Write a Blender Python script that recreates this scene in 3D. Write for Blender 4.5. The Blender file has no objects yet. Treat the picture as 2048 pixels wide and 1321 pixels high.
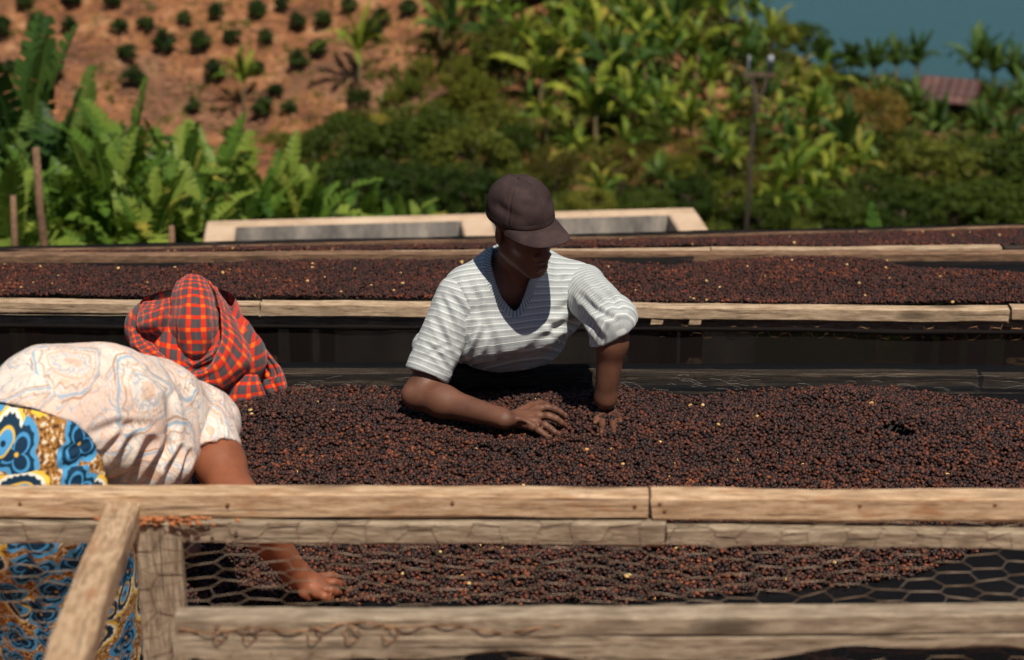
import bpy, math, random
import numpy as np
from mathutils import Vector, Matrix

# ------------------------------------------------------------------ camera, sky, sun, exposure
scene = bpy.context.scene
COL = scene.collection
TH = math.radians(19.6)          # camera pitch below the horizon
FPX = 3982.0                     # focal length in pixels of a 2048 px wide picture
CZ = 2.92                        # camera height
cam = bpy.data.cameras.new("camera")
cam.sensor_width = 36.0
cam.lens = FPX * 36.0 / 2048.0
cam.clip_start = 0.05
cam.clip_end = 9000.0
cam.dof.use_dof = True
cam.dof.focus_distance = 5.42
cam.dof.aperture_fstop = 3.8
cam_ob = bpy.data.objects.new("camera", cam)
cam_ob.location = (0, 0, CZ)
cam_ob.rotation_euler = (math.pi / 2 - TH, 0, 0)
COL.objects.link(cam_ob)
scene.camera = cam_ob

SUN_DIR = Vector((0.17, -0.45, 0.87)).normalized()     # towards the sun
world = bpy.data.worlds.new("World")
scene.world = world
world.use_nodes = True
wn = world.node_tree
sky = wn.nodes.new("ShaderNodeTexSky")
sky.sky_type = 'NISHITA'
sky.sun_disc = False
sky.sun_elevation = math.asin(SUN_DIR.z)
sky.sun_rotation = math.atan2(SUN_DIR.x, SUN_DIR.y)
sky.altitude = 1500.0
sky.air_density = 1.0
sky.dust_density = 0.6
wn.links.new(sky.outputs[0], wn.nodes["Background"].inputs[0])
wn.nodes["Background"].inputs[1].default_value = 0.05
sun = bpy.data.lights.new("sun", 'SUN')
sun.energy = 5.0
sun.angle = math.radians(0.53)
sun.color = (1.0, 0.915, 0.78)
sun_ob = bpy.data.objects.new("sun", sun)
sun_ob.rotation_euler = SUN_DIR.to_track_quat('Z', 'Y').to_euler()
sun_ob.location = (6, -4, 14)
COL.objects.link(sun_ob)
scene.view_settings.view_transform = 'Standard'
scene.view_settings.look = 'None'
scene.view_settings.exposure = 0.0
scene.view_settings.gamma = 1.0
scene.cycles.use_denoising = True
scene.cycles.max_bounces = 4
scene.cycles.transmission_bounces = 2
scene.cycles.diffuse_bounces = 2
scene.cycles.glossy_bounces = 2
scene.cycles.use_adaptive_sampling = True
scene.cycles.adaptive_threshold = 0.04
scene.cycles.transparent_max_bounces = 8
scene.cycles.sample_clamp_indirect = 6.0

R = random.Random(11)
NR = np.random.default_rng(5)

# ------------------------------------------------------------------ helpers
CT, ST = math.cos(TH), math.sin(TH)
def ray(px, py):
    u = (px - 1024.0) / FPX; v = (660.5 - py) / FPX
    return Vector((u, CT + v * ST, -ST + v * CT))
def at(px, py, Y):                       # the point at depth Y that the photograph shows at (px, py)
    d = ray(px, py); t = Y / d.y
    return Vector((d.x * t, Y, CZ + d.z * t))
def atz(px, py, z):                      # the same on the level z
    d = ray(px, py); t = (z - CZ) / d.z
    return Vector((d.x * t, d.y * t, z))
def proj(P):                             # world points (n,3) -> pixels of the photograph
    P = np.asarray(P, float)
    z = P[..., 2] - CZ
    dz = P[..., 1] * CT - z * ST
    up = P[..., 1] * ST + z * CT
    return np.stack([1024 + FPX * P[..., 0] / dz, 660.5 - FPX * up / dz], -1)

def hash3(i, j, k, s):
    n = (i * 374761393 + j * 668265263 + k * 2147483647 + s * 1274126177) & 0xFFFFFFFF
    n = ((n ^ (n >> 13)) * 1274126177) & 0xFFFFFFFF
    return ((n ^ (n >> 16)) & 0xFFFF) / 65535.0
def vnoise(P, scale=1.0, seed=0):        # value noise 0..1 at points (n,3)
    p = np.asarray(P, float) * scale
    i = np.floor(p).astype(np.int64); f = p - i; f = f * f * (3 - 2 * f)
    r = 0
    for a in (0, 1):
        wa = f[..., 0] if a else 1 - f[..., 0]
        for b in (0, 1):
            wb = f[..., 1] if b else 1 - f[..., 1]
            for c in (0, 1):
                wc = f[..., 2] if c else 1 - f[..., 2]
                r = r + wa * wb * wc * hash3(i[..., 0] + a, i[..., 1] + b, i[..., 2] + c, seed)
    return r
def fbm(P, scale=1.0, seed=0, o=3):
    r = 0; a = 0.5; t = 0
    for k in range(o):
        r = r + a * vnoise(P, scale * 2 ** k, seed + k * 7); t += a; a *= 0.5
    return r / t

def link(o, parent=None):
    COL.objects.link(o)
    if parent is not None:
        o.parent = parent
    return o
def tag(o, label=None, cat=None, group=None, kind=None):
    for k, v in (("label", label), ("category", cat), ("group", group), ("kind", kind)):
        if v: o[k] = v
    return o
def empty(name, loc, label=None, cat=None, group=None, rz=0.0):
    o = bpy.data.objects.new(name, None)
    o.empty_display_size = 0.1
    o.location = loc; o.rotation_euler = (0, 0, rz)
    link(o); tag(o, label, cat, group)
    return o
def mesh(name, verts, faces, mat=None, smooth=False, uv=None):
    me = bpy.data.meshes.new(name)
    verts = np.asarray(verts, np.float32)
    if isinstance(faces, np.ndarray):
        n, k = faces.shape
        me.vertices.add(len(verts)); me.vertices.foreach_set("co", verts.ravel())
        me.loops.add(n * k); me.loops.foreach_set("vertex_index", faces.astype(np.int32).ravel())
        me.polygons.add(n)
        me.polygons.foreach_set("loop_start", np.arange(0, n * k, k, dtype=np.int32))
        me.polygons.foreach_set("loop_total", np.full(n, k, np.int32))
        me.update(calc_edges=True); me.validate()
    else:
        me.from_pydata([tuple(v) for v in verts.tolist()], [], faces); me.update()
    if mat is not None: me.materials.append(mat)
    if smooth:
        me.polygons.foreach_set("use_smooth", np.ones(len(me.polygons), bool))
    if uv is not None:
        set_attr(me, "fab", uv)
    return me
def set_attr(me, name, val):
    val = np.asarray(val, np.float32)
    if val.ndim == 1:
        a = me.attributes.new(name, 'FLOAT', 'POINT'); a.data.foreach_set("value", val)
    else:
        if val.shape[1] == 2: val = np.concatenate([val, np.zeros((len(val), 1), np.float32)], 1)
        a = me.attributes.new(name, 'FLOAT_VECTOR', 'POINT'); a.data.foreach_set("vector", np.ascontiguousarray(val).ravel())
def obj(name, me, parent=None, loc=(0, 0, 0)):
    o = bpy.data.objects.new(name, me); o.location = loc
    return link(o, parent)
def wobj(name, verts, faces, mat, parent=None, smooth=False, uv=None, origin=None):
    """one mesh object from world-space verts; its origin goes to the middle of its base"""
    V = np.asarray(verts, np.float64)
    if origin is None:
        origin = np.array([(V[:, 0].min() + V[:, 0].max()) / 2, (V[:, 1].min() + V[:, 1].max()) / 2, V[:, 2].min()])
    origin = np.asarray(origin, float)
    me = mesh(name, V - origin, faces, mat, smooth, uv)
    base = np.array(world_loc(parent)) if parent is not None else np.zeros(3)
    return obj(name, me, parent, tuple(origin - base))
def world_loc(o):
    v = Vector((0, 0, 0))
    while o is not None:
        v = v + Vector(o.location); o = o.parent
    return v

class MB:
    """collects boxes, tubes and quads into one mesh"""
    def __init__(s): s.v = []; s.f = []
    def add(s, v, f):
        n = len(s.v); s.v += [tuple(x) for x in v]; s.f += [tuple(i + n for i in q) for q in f]
    def box(s, c, size, rot=None):
        c = Vector(c); h = Vector(size) / 2
        vs = [Vector((x * h.x, y * h.y, z * h.z)) for x in (-1, 1) for y in (-1, 1) for z in (-1, 1)]
        if rot is not None: vs = [rot @ v for v in vs]
        s.add([v + c for v in vs], [(0, 1, 3, 2), (4, 6, 7, 5), (0, 4, 5, 1), (2, 3, 7, 6), (0, 2, 6, 4), (1, 5, 7, 3)])
    def tube(s, pts, rad, n=6, cap=True):
        pts = [Vector(p) for p in pts]
        if not hasattr(rad, '__len__'): rad = [rad] * len(pts)
        up = Vector((0.13, 0.31, 0.94)); rings = []
        for i, p in enumerate(pts):
            t = (pts[min(i + 1, len(pts) - 1)] - pts[max(i - 1, 0)]).normalized()
            a = t.cross(up)
            if a.length < 0.05: a = t.cross(Vector((1, 0, 0)))
            a.normalize(); b = t.cross(a)
            rings.append([p + (a * math.cos(2 * math.pi * k / n) + b * math.sin(2 * math.pi * k / n)) * rad[i] for k in range(n)])
        v = [q for r in rings for q in r]; f = []
        for i in range(len(pts) - 1):
            for k in range(n):
                f.append((i * n + k, i * n + (k + 1) % n, (i + 1) * n + (k + 1) % n, (i + 1) * n + k))
        if cap:
            f.append(tuple(range(n - 1, -1, -1))); f.append(tuple(range((len(pts) - 1) * n, len(pts) * n)))
        s.add(v, f)
    def build(s, name, mat, parent=None, smooth=False):
        return wobj(name, s.v, s.f, mat, parent, smooth)

def beam(name, p0, p1, w, h, mat, parent, seed=0, wob=0.004, n=22, chip=0.0, up=Vector((0, 0, 1)), wave=None):
    """an uneven sawn timber from p0 to p1 (centre line); its own X axis runs along the grain"""
    p0, p1 = Vector(p0), Vector(p1); L = (p1 - p0).length
    ax = (p1 - p0).normalized(); ay = up.cross(ax).normalized(); az = ax.cross(ay)
    b = min(w, h) * 0.09
    prof = [(-w/2, -h/2+b), (-w/2, h/2-b), (-w/2+b, h/2), (w/2-b, h/2), (w/2, h/2-b), (w/2, -h/2+b), (w/2-b, -h/2), (-w/2+b, -h/2)]
    V = []; F = []; m = len(prof)
    for i in range(n + 1):
        x = -L / 2 + L * i / n
        off = np.array([[x * 1.7 + 3.1, seed * 3.7, 0.5], [x * 1.7 + 9.1, seed * 1.3 + 5, 2.5]])
        oy, oz = (vnoise(off, 1.0, seed) - 0.5) * 2 * wob
        for k, (y, z) in enumerate(prof):
            q = vnoise(np.array([[x * 9.0, k * 1.7, seed]]), 1.0, seed)[0] - 0.5
            q2 = vnoise(np.array([[x * 7.0, k * 2.7 + 40, seed]]), 1.0, seed)[0] - 0.5
            zz = z
            if wave and z < 0: zz = z + wave(x)
            V.append((x + (q2 * 0.008 if i in (0, n) else 0), y + oy + q * b * 1.3, zz + oz + q2 * b * 1.3 - (chip * max(0, q - 0.2) * h if z < 0 else 0)))
    for i in range(n):
        for k in range(m):
            F.append((i*m+k, (i+1)*m+k, (i+1)*m+(k+1) % m, i*m+(k+1) % m))
    F.append(tuple(range(m))); F.append(tuple(reversed(range(n*m, n*m+m))))
    me = mesh(name, V, F, mat)
    o = bpy.data.objects.new(name, me)
    M = Matrix((ax, ay, az)).transposed()
    o.rotation_euler = M.to_euler()
    o.location = (p0 + p1) / 2 - (world_loc(parent) if parent is not None else Vector((0, 0, 0)))
    return link(o, parent)

# ------------------------------------------------------------------ materials
class NB:
    def __init__(s, name):
        s.m = bpy.data.materials.new(name); s.m.use_nodes = True
        s.t = s.m.node_tree; s.n = s.t.nodes; s.bsdf = s.n["Principled BSDF"]; s.out = s.n["Material Output"]
    def node(s, typ, ins=None, **kw):
        nd = s.n.new(typ)
        for k, v in kw.items(): setattr(nd, k, v)
        for k, v in (ins or {}).items():
            s.set(nd.inputs[k], v)
        return nd
    def set(s, sock, v):
        if isinstance(v, bpy.types.NodeSocket): s.t.links.new(v, sock)
        elif isinstance(v, (tuple, list)) and len(v) == 3 and sock.type == 'RGBA': sock.default_value = (*v, 1)
        else: sock.default_value = v
    def coord(s, kind='Object'): return s.node("ShaderNodeTexCoord").outputs[kind]
    def attr(s, name, out='Vector', typ='GEOMETRY'): return s.node("ShaderNodeAttribute", attribute_name=name, attribute_type=typ).outputs[out]
    def mapping(s, v, scale=(1, 1, 1), loc=(0, 0, 0), rot=(0, 0, 0)):
        return s.node("ShaderNodeMapping", {"Vector": v, "Scale": scale, "Location": loc, "Rotation": rot}).outputs[0]
    def noise(s, v, scale, detail=3, rough=0.55, out=0, dist=0.0):
        return s.node("ShaderNodeTexNoise", {"Vector": v, "Scale": scale, "Detail": detail, "Roughness": rough, "Distortion": dist}).outputs[out]
    def math(s, op, a, b=0.0, c=0.0, clamp=False):
        nd = s.node("ShaderNodeMath", operation=op, use_clamp=clamp)
        for i, v in enumerate((a, b, c)): s.set(nd.inputs[i], v)
        return nd.outputs[0]
    def vmath(s, op, a, b=(0, 0, 0), out=0):
        nd = s.node("ShaderNodeVectorMath", operation=op)
        s.set(nd.inputs[0], a); s.set(nd.inputs[1], b)
        return nd.outputs[out]
    def sep(s, v): return s.node("ShaderNodeSeparateXYZ", {0: v}).outputs
    def comb(s, x, y, z=0.0): return s.node("ShaderNodeCombineXYZ", {0: x, 1: y, 2: z}).outputs[0]
    def ramp(s, v, stops, interp='LINEAR'):
        nd = s.node("ShaderNodeValToRGB", {0: v}); cr = nd.color_ramp; cr.interpolation = interp
        while len(cr.elements) < len(stops): cr.elements.new(0.5)
        for e, (p, c) in zip(cr.elements, stops):
            e.position = p; e.color = (*c, 1) if hasattr(c, '__len__') else (c, c, c, 1)
        return nd.outputs[0]
    def step(s, v, lo, hi):      # smooth 0..1
        return s.node("ShaderNodeMapRange", {0: v, 1: lo, 2: hi}, interpolation_type='SMOOTHSTEP').outputs[0]
    def mix(s, f, a, b, typ='MIX'):
        nd = s.node("ShaderNodeMix", data_type='RGBA', blend_type=typ)
        s.set(nd.inputs[0], f); s.set(nd.inputs[6], a); s.set(nd.inputs[7], b)
        return nd.outputs[2]
    def bump(s, h, dist=0.01, strength=1.0):
        nd = s.node("ShaderNodeBump", {"Height": h, "Distance": dist, "Strength": strength})
        s.t.links.new(nd.outputs[0], s.bsdf.inputs["Normal"])
    def random(s): return s.node("ShaderNodeObjectInfo").outputs["Random"]
    def done(s, color=None, rough=None, **kw):
        if color is not None: s.set(s.bsdf.inputs["Base Color"], color)
        if rough is not None: s.set(s.bsdf.inputs["Roughness"], rough)
        for k, v in kw.items(): s.set(s.bsdf.inputs[k.replace('_', ' ')], v)
        return s.m

def wood_mat(name, light, mid, dark, rough=0.85, crack=0.5, dirt=None):
    b = NB(name); co = b.coord()
    rnd = b.random()
    p = b.vmath('ADD', co, b.comb(b.math('MULTIPLY', rnd, 37.0), b.math('MULTIPLY', rnd, 11.0), b.math('MULTIPLY', rnd, 5.0)))
    g = b.noise(b.mapping(p, (4.5, 34, 34)), 3.2, 6, 0.7, dist=0.25)
    fine = b.noise(b.mapping(p, (9, 210, 210)), 3.0, 3, 0.6)
    blot = b.noise(b.mapping(p, (5, 9, 9)), 2.2, 5, 0.65)
    c = b.ramp(g, [(0.33, dark), (0.46, mid), (0.61, light)])
    c = b.mix(b.math('MULTIPLY', b.step(fine, 0.42, 0.70), 0.38), c, dark)
    c = b.mix(b.math('MULTIPLY', b.step(blot, 0.50, 0.66), 0.6), c, tuple(x * 0.6 + y * 0.4 for x, y in zip(dark, mid)))
    # checks along the grain and darker knots
    ck = b.noise(b.mapping(p, (0.9, 55, 55)), 3.0, 2, 0.5)
    ckm = b.math('MULTIPLY', b.step(ck, 0.64, 0.70), crack)
    c = b.mix(ckm, c, tuple(x * 0.18 for x in dark))
    vor = b.node("ShaderNodeTexVoronoi", {"Vector": b.mapping(p, (2.1, 7, 7)), "Scale": 1.3}).outputs["Distance"]
    kn = b.step(vor, 0.24, 0.08)
    c = b.mix(b.math('MULTIPLY', kn, 0.75), c, tuple(x * 0.45 for x in dark))
    if dirt:
        dn = b.noise(b.mapping(p, (3, 9, 9)), 2.6, 4, 0.65)
        c = b.mix(b.math('MULTIPLY', b.step(dn, 0.55, 0.68), 0.55), c, dirt)
    hgt = b.math('SUBTRACT', b.math('ADD', b.math('MULTIPLY', g, 0.6), b.math('MULTIPLY', fine, 0.4)), b.math('MULTIPLY', ckm, 1.2))
    b.bump(hgt, 0.004, 0.9)
    return b.done(c, rough, Specular_IOR_Level=0.25)

M = {}
M['wood_tan'] = wood_mat('sawn_tan_wood', (0.70, 0.50, 0.33), (0.52, 0.34, 0.20), (0.25, 0.15, 0.085), crack=0.5, dirt=(0.40, 0.17, 0.07))
M['wood_grey'] = wood_mat('weathered_grey_wood', (0.46, 0.37, 0.27), (0.30, 0.23, 0.16), (0.13, 0.095, 0.065), crack=0.8)
M['wood_pale'] = wood_mat('pale_plank_wood', (0.60, 0.45, 0.31), (0.44, 0.31, 0.20), (0.20, 0.135, 0.085), crack=0.6)
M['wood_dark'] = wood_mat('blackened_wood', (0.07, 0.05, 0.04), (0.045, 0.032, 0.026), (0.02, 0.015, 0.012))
M['wood_brown'] = wood_mat('brown_post_wood', (0.30, 0.18, 0.11), (0.19, 0.11, 0.065), (0.08, 0.045, 0.03), crack=0.8)

def net_mat(name, hole_amt, base, fleck):
    b = NB(name); co = b.coord()
    x, y, z = b.sep(co)
    wx = b.math('SINE', b.math('MULTIPLY', x, 2100.0))
    wy = b.math('SINE', b.math('MULTIPLY', b.math('ADD', y, z), 1500.0))
    ridge = b.noise(b.mapping(co, (2, 14, 14)), 6.0, 3)
    hole = b.math('MULTIPLY', b.step(wx, -0.2, 0.5), b.step(wy, -0.3, 0.4))
    cov = b.math('SUBTRACT', 0.93, b.math('MULTIPLY', hole, b.math('ADD', hole_amt, b.math('MULTIPLY', ridge, 0.5))), clamp=True)
    sp = b.noise(co, 900.0, 1)
    col = b.mix(b.math('MULTIPLY', b.step(sp, 0.66, 0.76), 0.5), base, fleck)
    b.done(col, 0.7, Specular_IOR_Level=0.08)
    tr = b.node("ShaderNodeBsdfTransparent")
    ms = b.node("ShaderNodeMixShader", {0: cov})
    b.t.links.new(tr.outputs[0], ms.inputs[1]); b.t.links.new(b.bsdf.outputs[0], ms.inputs[2])
    b.t.links.new(ms.outputs[0], b.out.inputs[0])
    return b.m
M['net'] = net_mat('black_shade_net', 0.62, (0.006, 0.0065, 0.008), (0.10, 0.09, 0.085))
M['net_brown'] = net_mat('brown_shade_net', 0.18, (0.0085, 0.0065, 0.006), (0.04, 0.026, 0.02))  # denser net, brown tint stands in for lit soil showing through
def wire_mat(name, c1, c2):
    b = NB(name); n = b.noise(b.coord(), 14.0, 3)
    return b.done(b.mix(b.step(n, 0.4, 0.6), c1, c2), 0.45, Metallic=0.35, Specular_IOR_Level=0.5)
M['wire'] = wire_mat('galvanised_wire', (0.25, 0.19, 0.14), (0.15, 0.10, 0.06))
M['wire_rust'] = wire_mat('rusty_wire', (0.36, 0.19, 0.09), (0.20, 0.10, 0.05))

def bean_mat(name, tones, pale=True, rough=0.55):
    b = NB(name)
    t = b.attr('tone', 'Fac', 'INSTANCER')
    c = b.ramp(t, tones)
    n = b.noise(b.coord(), 1.3, 2)
    c = b.mix(b.math('MULTIPLY', b.step(n, 0.40, 0.7), 0.40), c, (0.012, 0.007, 0.006))
    b.bump(b.noise(b.coord(), 1.8, 2), 0.0012, 0.5)
    return b.done(c, rough, Specular_IOR_Level=0.30)
BT = [(0.0, (0.014, 0.010, 0.010)), (0.30, (0.032, 0.015, 0.013)), (0.55, (0.064, 0.024, 0.017)), (0.80, (0.110, 0.034, 0.019)), (0.93, (0.185, 0.052, 0.022)), (0.975, (0.26, 0.082, 0.03)), (0.985, (0.60, 0.36, 0.10)), (1.0, (0.68, 0.47, 0.20))]
M['bean'] = bean_mat('dried_cherry_skin', BT)
BT2 = [(p, (c[0] * 0.92, c[1] * 0.78, c[2] * 0.72)) if p < 0.98 else (p, c) for p, c in BT]
M['bean_far'] = bean_mat('dried_cherry_skin_red', BT2, rough=0.62)
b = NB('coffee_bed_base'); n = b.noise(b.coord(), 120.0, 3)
M['bean_base'] = b.done(b.ramp(n, [(0.3, (0.004, 0.003, 0.003)), (0.7, (0.02, 0.009, 0.007))]), 0.7)  # near-black: shade of the gaps between cherries put into the colour

def soil_mat():
    b = NB('hillside_soil'); co = b.coord('Object')
    big = b.noise(co, 0.16, 4, 0.6); med = b.noise(b.mapping(co, (0.9, 1, 1.5)), 0.75, 6, 0.72, dist=0.25)
    fin = b.noise(co, 3.0, 5, 0.7)
    c = b.ramp(med, [(0.36, (0.085, 0.043, 0.030)), (0.45, (0.22, 0.095, 0.047)), (0.54, (0.34, 0.150, 0.070)), (0.66, (0.50, 0.28, 0.15))])
    c = b.mix(b.math('MULTIPLY', b.step(fin, 0.45, 0.75), 0.4), c, (0.30, 0.13, 0.06))
    c = b.mix(b.math('MULTIPLY', b.step(big, 0.52, 0.62), 0.6), c, (0.15, 0.085, 0.06))
    veg = b.attr('veg', 'Fac')
    gn = b.noise(co, 0.9, 5, 0.7)
    vm = b.step(b.math('ADD', veg, b.math('MULTIPLY', b.math('SUBTRACT', gn, 0.5), 1.6)), 0.45, 0.62)
    g = b.ramp(fin, [(0.3, (0.018, 0.032, 0.010)), (0.55, (0.055, 0.072, 0.018)), (0.75, (0.14, 0.12, 0.035))])
    c = b.mix(vm, c, g)
    b.bump(b.math('ADD', med, b.math('MULTIPLY', fin, 0.35)), 0.5, 0.9)
    return b.done(c, 0.95, Specular_IOR_Level=0.1)
M['soil'] = soil_mat()

def leaf_mat(name, a, c, d, trans=0.28, rough=0.45, scale=4.0):
    b = NB(name); rnd = b.random(); n = b.noise(b.coord(), scale, 3)
    f = b.math('ADD', b.math('MULTIPLY', rnd, 0.55), b.math('MULTIPLY', n, 0.5))
    col = b.ramp(f, [(0.22, a), (0.52, c), (0.85, d)])
    b.done(col, rough, Specular_IOR_Level=0.16 if trans > 0.27 else 0.08)
    tl = b.node("ShaderNodeBsdfTranslucent", {"Color": b.mix(0.5, col, (0.20, 0.30, 0.02))})
    ms = b.node("ShaderNodeMixShader", {0: trans})
    b.t.links.new(b.bsdf.outputs[0], ms.inputs[1]); b.t.links.new(tl.outputs[0], ms.inputs[2])
    b.t.links.new(ms.outputs[0], b.out.inputs[0])
    return b.m
M['banana'] = leaf_mat('banana_leaf', (0.035, 0.085, 0.013), (0.095, 0.175, 0.024), (0.22, 0.28, 0.045))
M['banana_dark'] = leaf_mat('ragged_dark_banana_leaf', (0.020, 0.050, 0.012), (0.045, 0.095, 0.020), (0.12, 0.18, 0.035))
M['banana_far'] = leaf_mat('banana_leaf_hillside', (0.030, 0.080, 0.012), (0.115, 0.19, 0.022), (0.33, 0.35, 0.04))
M['banana_yellow'] = leaf_mat('banana_leaf_yellowing', (0.17, 0.20, 0.03), (0.27, 0.28, 0.05), (0.42, 0.30, 0.05))
M['leaf_dark'] = leaf_mat('dark_tree_leaf', (0.018, 0.036, 0.008), (0.055, 0.080, 0.013), (0.17, 0.165, 0.026), 0.2)
M['leaf_mid'] = leaf_mat('bush_leaf', (0.032, 0.058, 0.010), (0.115, 0.13, 0.018), (0.30, 0.25, 0.04), 0.25)
M['leaf_olive'] = leaf_mat('olive_bush_leaf', (0.06, 0.058, 0.014), (0.12, 0.095, 0.022), (0.24, 0.15, 0.035), 0.25)
M['leaf_coffee'] = leaf_mat('coffee_shrub_leaf', (0.013, 0.032, 0.010), (0.028, 0.055, 0.014), (0.055, 0.08, 0.02), 0.15)
M['grass'] = leaf_mat('grass_blade', (0.06, 0.09, 0.016), (0.15, 0.17, 0.03), (0.32, 0.24, 0.06), 0.3)
b = NB('banana_stem'); n = b.noise(b.mapping(b.coord(), (6, 6, 1)), 3.0, 3)
M['stem'] = b.done(b.ramp(n, [(0.3, (0.085, 0.07, 0.03)), (0.55, (0.20, 0.15, 0.07)), (0.75, (0.27, 0.16, 0.08))]), 0.8)
b = NB('tree_bark'); n = b.noise(b.mapping(b.coord(), (8, 8, 2)), 3.0, 4)
M['bark'] = b.done(b.ramp(n, [(0.3, (0.05, 0.035, 0.025)), (0.7, (0.16, 0.11, 0.075))]), 0.9)
# ------------------------------------------------------------------ terrain
def near_ground(y):
    return float(np.interp(y, [-6, 0, 3.7, 6, 10, 13, 17, 22, 30, 38], [1.9, 0.95, 0.35, -0.02, -0.85, -2.1, -3.8, -5.8, -9.2, -12.4]))
ctrl = []
for x in (-14, -7, -3, 0, 3, 7, 14):
    for y in (-6, 0, 3.7, 6, 10, 13, 17, 22, 30):
        ctrl.append((x, y, near_ground(y)))
for x in (-24, -12, 0, 12, 24):
    ctrl.append((x, 38, -12.4)); ctrl.append((x, 46, -13.6))
for p in ((0, 300, 63), (400, 295, 63), (700, 280, 62.5), (0, 130, 67), (400, 130, 67), (760, 130, 66), (0, -20, 71), (400, -20, 71), (800, -20, 70.5),
          (1000, 445, 51), (1100, 420, 53), (1100, 200, 61), (1050, 0, 68), (1350, 430, 53), (1400, 200, 62), (1400, -5, 71.5),
          (1700, 430, 54), (1700, 260, 62), (1690, 155, 71), (2000, 430, 54), (2000, 270, 64), (2000, 185, 72), (1520, 70, 72.5),
          (-500, 300, 63), (-500, 0, 71), (2500, 430, 54), (2500, 200, 73), (200, -200, 78), (700, -200, 77), (1150, -190, 79)):
    ctrl.append(tuple(at(*p)))
ctrl += [(-40, 95, 6), (-20, 95, 5), (-6, 95, 3), (3, 95, -8), (10, 92, -27), (18, 90, -30), (30, 90, -32), (50, 85, -32), (14, 83, -20), (20, 84, -22), (28, 84, -22),
         (-40, 140, 16), (-10, 140, 8), (6, 130, -38), (30, 130, -44), (60, 130, -46), (-45, 65, -11), (45, 60, -13), (-30, 10, -0.9), (30, 10, -0.9), (-30, 30, -9), (30, 30, -9)]
ctrl = np.array(ctrl, float)
def _phi(a, b):
    return np.sqrt(((a[:, None, :] - b[None, :, :]) ** 2).sum(-1) + 1.2)
_A = np.zeros((len(ctrl) + 3, len(ctrl) + 3))
_A[:-3, :-3] = _phi(ctrl[:, :2], ctrl[:, :2]) + np.eye(len(ctrl)) * 1e-3
_A[:-3, -3] = 1; _A[:-3, -2:] = ctrl[:, :2]; _A[-3:, :-3] = _A[:-3, -3:].T
_w = np.linalg.solve(_A, np.concatenate([ctrl[:, 2], np.zeros(3)]))
def ground_z(x, y):
    q = np.stack([np.atleast_1d(np.asarray(x, float)), np.atleast_1d(np.asarray(y, float))], -1)
    out = np.empty(len(q))
    for i in range(0, len(q), 20000):
        s = q[i:i + 20000]
        out[i:i + 20000] = _phi(s, ctrl[:, :2]) @ _w[:-3] + _w[-3] + s @ _w[-2:]
    P = np.concatenate([q, np.zeros((len(q), 1))], 1)
    far = np.clip((q[:, 1] - 40) / 20, 0, 1)
    out += far * ((fbm(P, 0.35, 3, 4) - 0.5) * 1.3 + (vnoise(P, 1.1, 9) - 0.5) * 0.35) + (1 - far) * (fbm(P, 1.6, 5, 3) - 0.5) * 0.10
    return out
def on_ground(px, py, y0=26.0, y1=100.0):       # where the line of sight meets the hillside
    d = ray(px, py); ys = np.linspace(y0, y1, 700); t = ys / d.y
    gz = ground_z(d.x * t, ys); hit = np.nonzero(CZ + d.z * t < gz)[0]
    if len(hit) == 0: return None
    i = hit[0]
    return Vector((d.x * t[i], ys[i], gz[i]))
xs = np.concatenate([np.linspace(-62, -24, 40, endpoint=False), np.linspace(-24, 24, 150), np.linspace(24.5, 62, 40)])
ys = np.concatenate([np.linspace(-8, 12, 60, endpoint=False), np.linspace(12, 48, 60, endpoint=False), np.linspace(48, 80, 150, endpoint=False), np.linspace(80, 150, 50)])
gx, gy = np.meshgrid(xs, ys)
gz = ground_z(gx.ravel(), gy.ravel())
V = np.stack([gx.ravel(), gy.ravel(), gz], -1)
nx, ny = len(xs), len(ys)
ii = (np.arange(ny - 1)[:, None] * nx + np.arange(nx - 1)[None, :]).ravel()
Fq = np.stack([ii, ii + 1, ii + nx + 1, ii + nx], -1)
me = mesh("terrain", V, Fq, M['soil'], True)
pp = proj(V)
veg = np.clip((pp[:, 0] - (880 - 0.9 * np.clip(pp[:, 1] - 60, 0, 400))) / 130.0, 0, 1) * 0.52      # bare field up on the left, grown over elsewhere
veg = np.where(V[:, 1] < 58, np.maximum(veg, np.clip((60 - V[:, 1]) / 8, 0, 1) * 0.9), veg)
veg = np.where((V[:, 1] < 11), 0.12, veg)
set_attr(me, 'veg', veg)
tag(obj("terrain", me), kind='structure')

b = NB('lake_water'); co = b.coord()
b.bump(b.noise(b.mapping(co, (0.5, 1.5, 1)), 0.8, 4, 0.6), 0.25, 0.35)
M['water'] = b.done((0.026, 0.080, 0.092), 0.28, Specular_IOR_Level=0.16)
me = mesh("lake", [(-2500, 60, -40), (3500, 60, -40), (3500, 5500, -40), (-2500, 5500, -40)], [(0, 1, 2, 3)], M['water'])
tag(obj("lake", me), kind='structure')

# ------------------------------------------------------------------ concrete tank behind the beds
def concrete():
    b = NB('tank_concrete'); co = b.coord()
    n = b.noise(co, 2.2, 5, 0.65); s = b.noise(b.mapping(co, (2.5, 2.5, 0.9)), 1.8, 5, 0.7); sp = b.noise(co, 38.0, 2)
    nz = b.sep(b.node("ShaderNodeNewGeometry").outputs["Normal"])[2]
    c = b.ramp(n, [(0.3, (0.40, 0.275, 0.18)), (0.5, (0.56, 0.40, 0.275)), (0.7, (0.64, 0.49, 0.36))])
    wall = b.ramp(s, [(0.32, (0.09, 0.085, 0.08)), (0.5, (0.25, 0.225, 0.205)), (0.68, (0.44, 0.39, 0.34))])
    c = b.mix(b.step(nz, 0.75, 0.35), c, wall)          # upward faces are paler, upright walls darker, greyer and stained
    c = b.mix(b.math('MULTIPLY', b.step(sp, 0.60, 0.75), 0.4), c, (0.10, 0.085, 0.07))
    b.bump(n, 0.02, 0.4)
    return b.done(c, 0.9)
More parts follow.
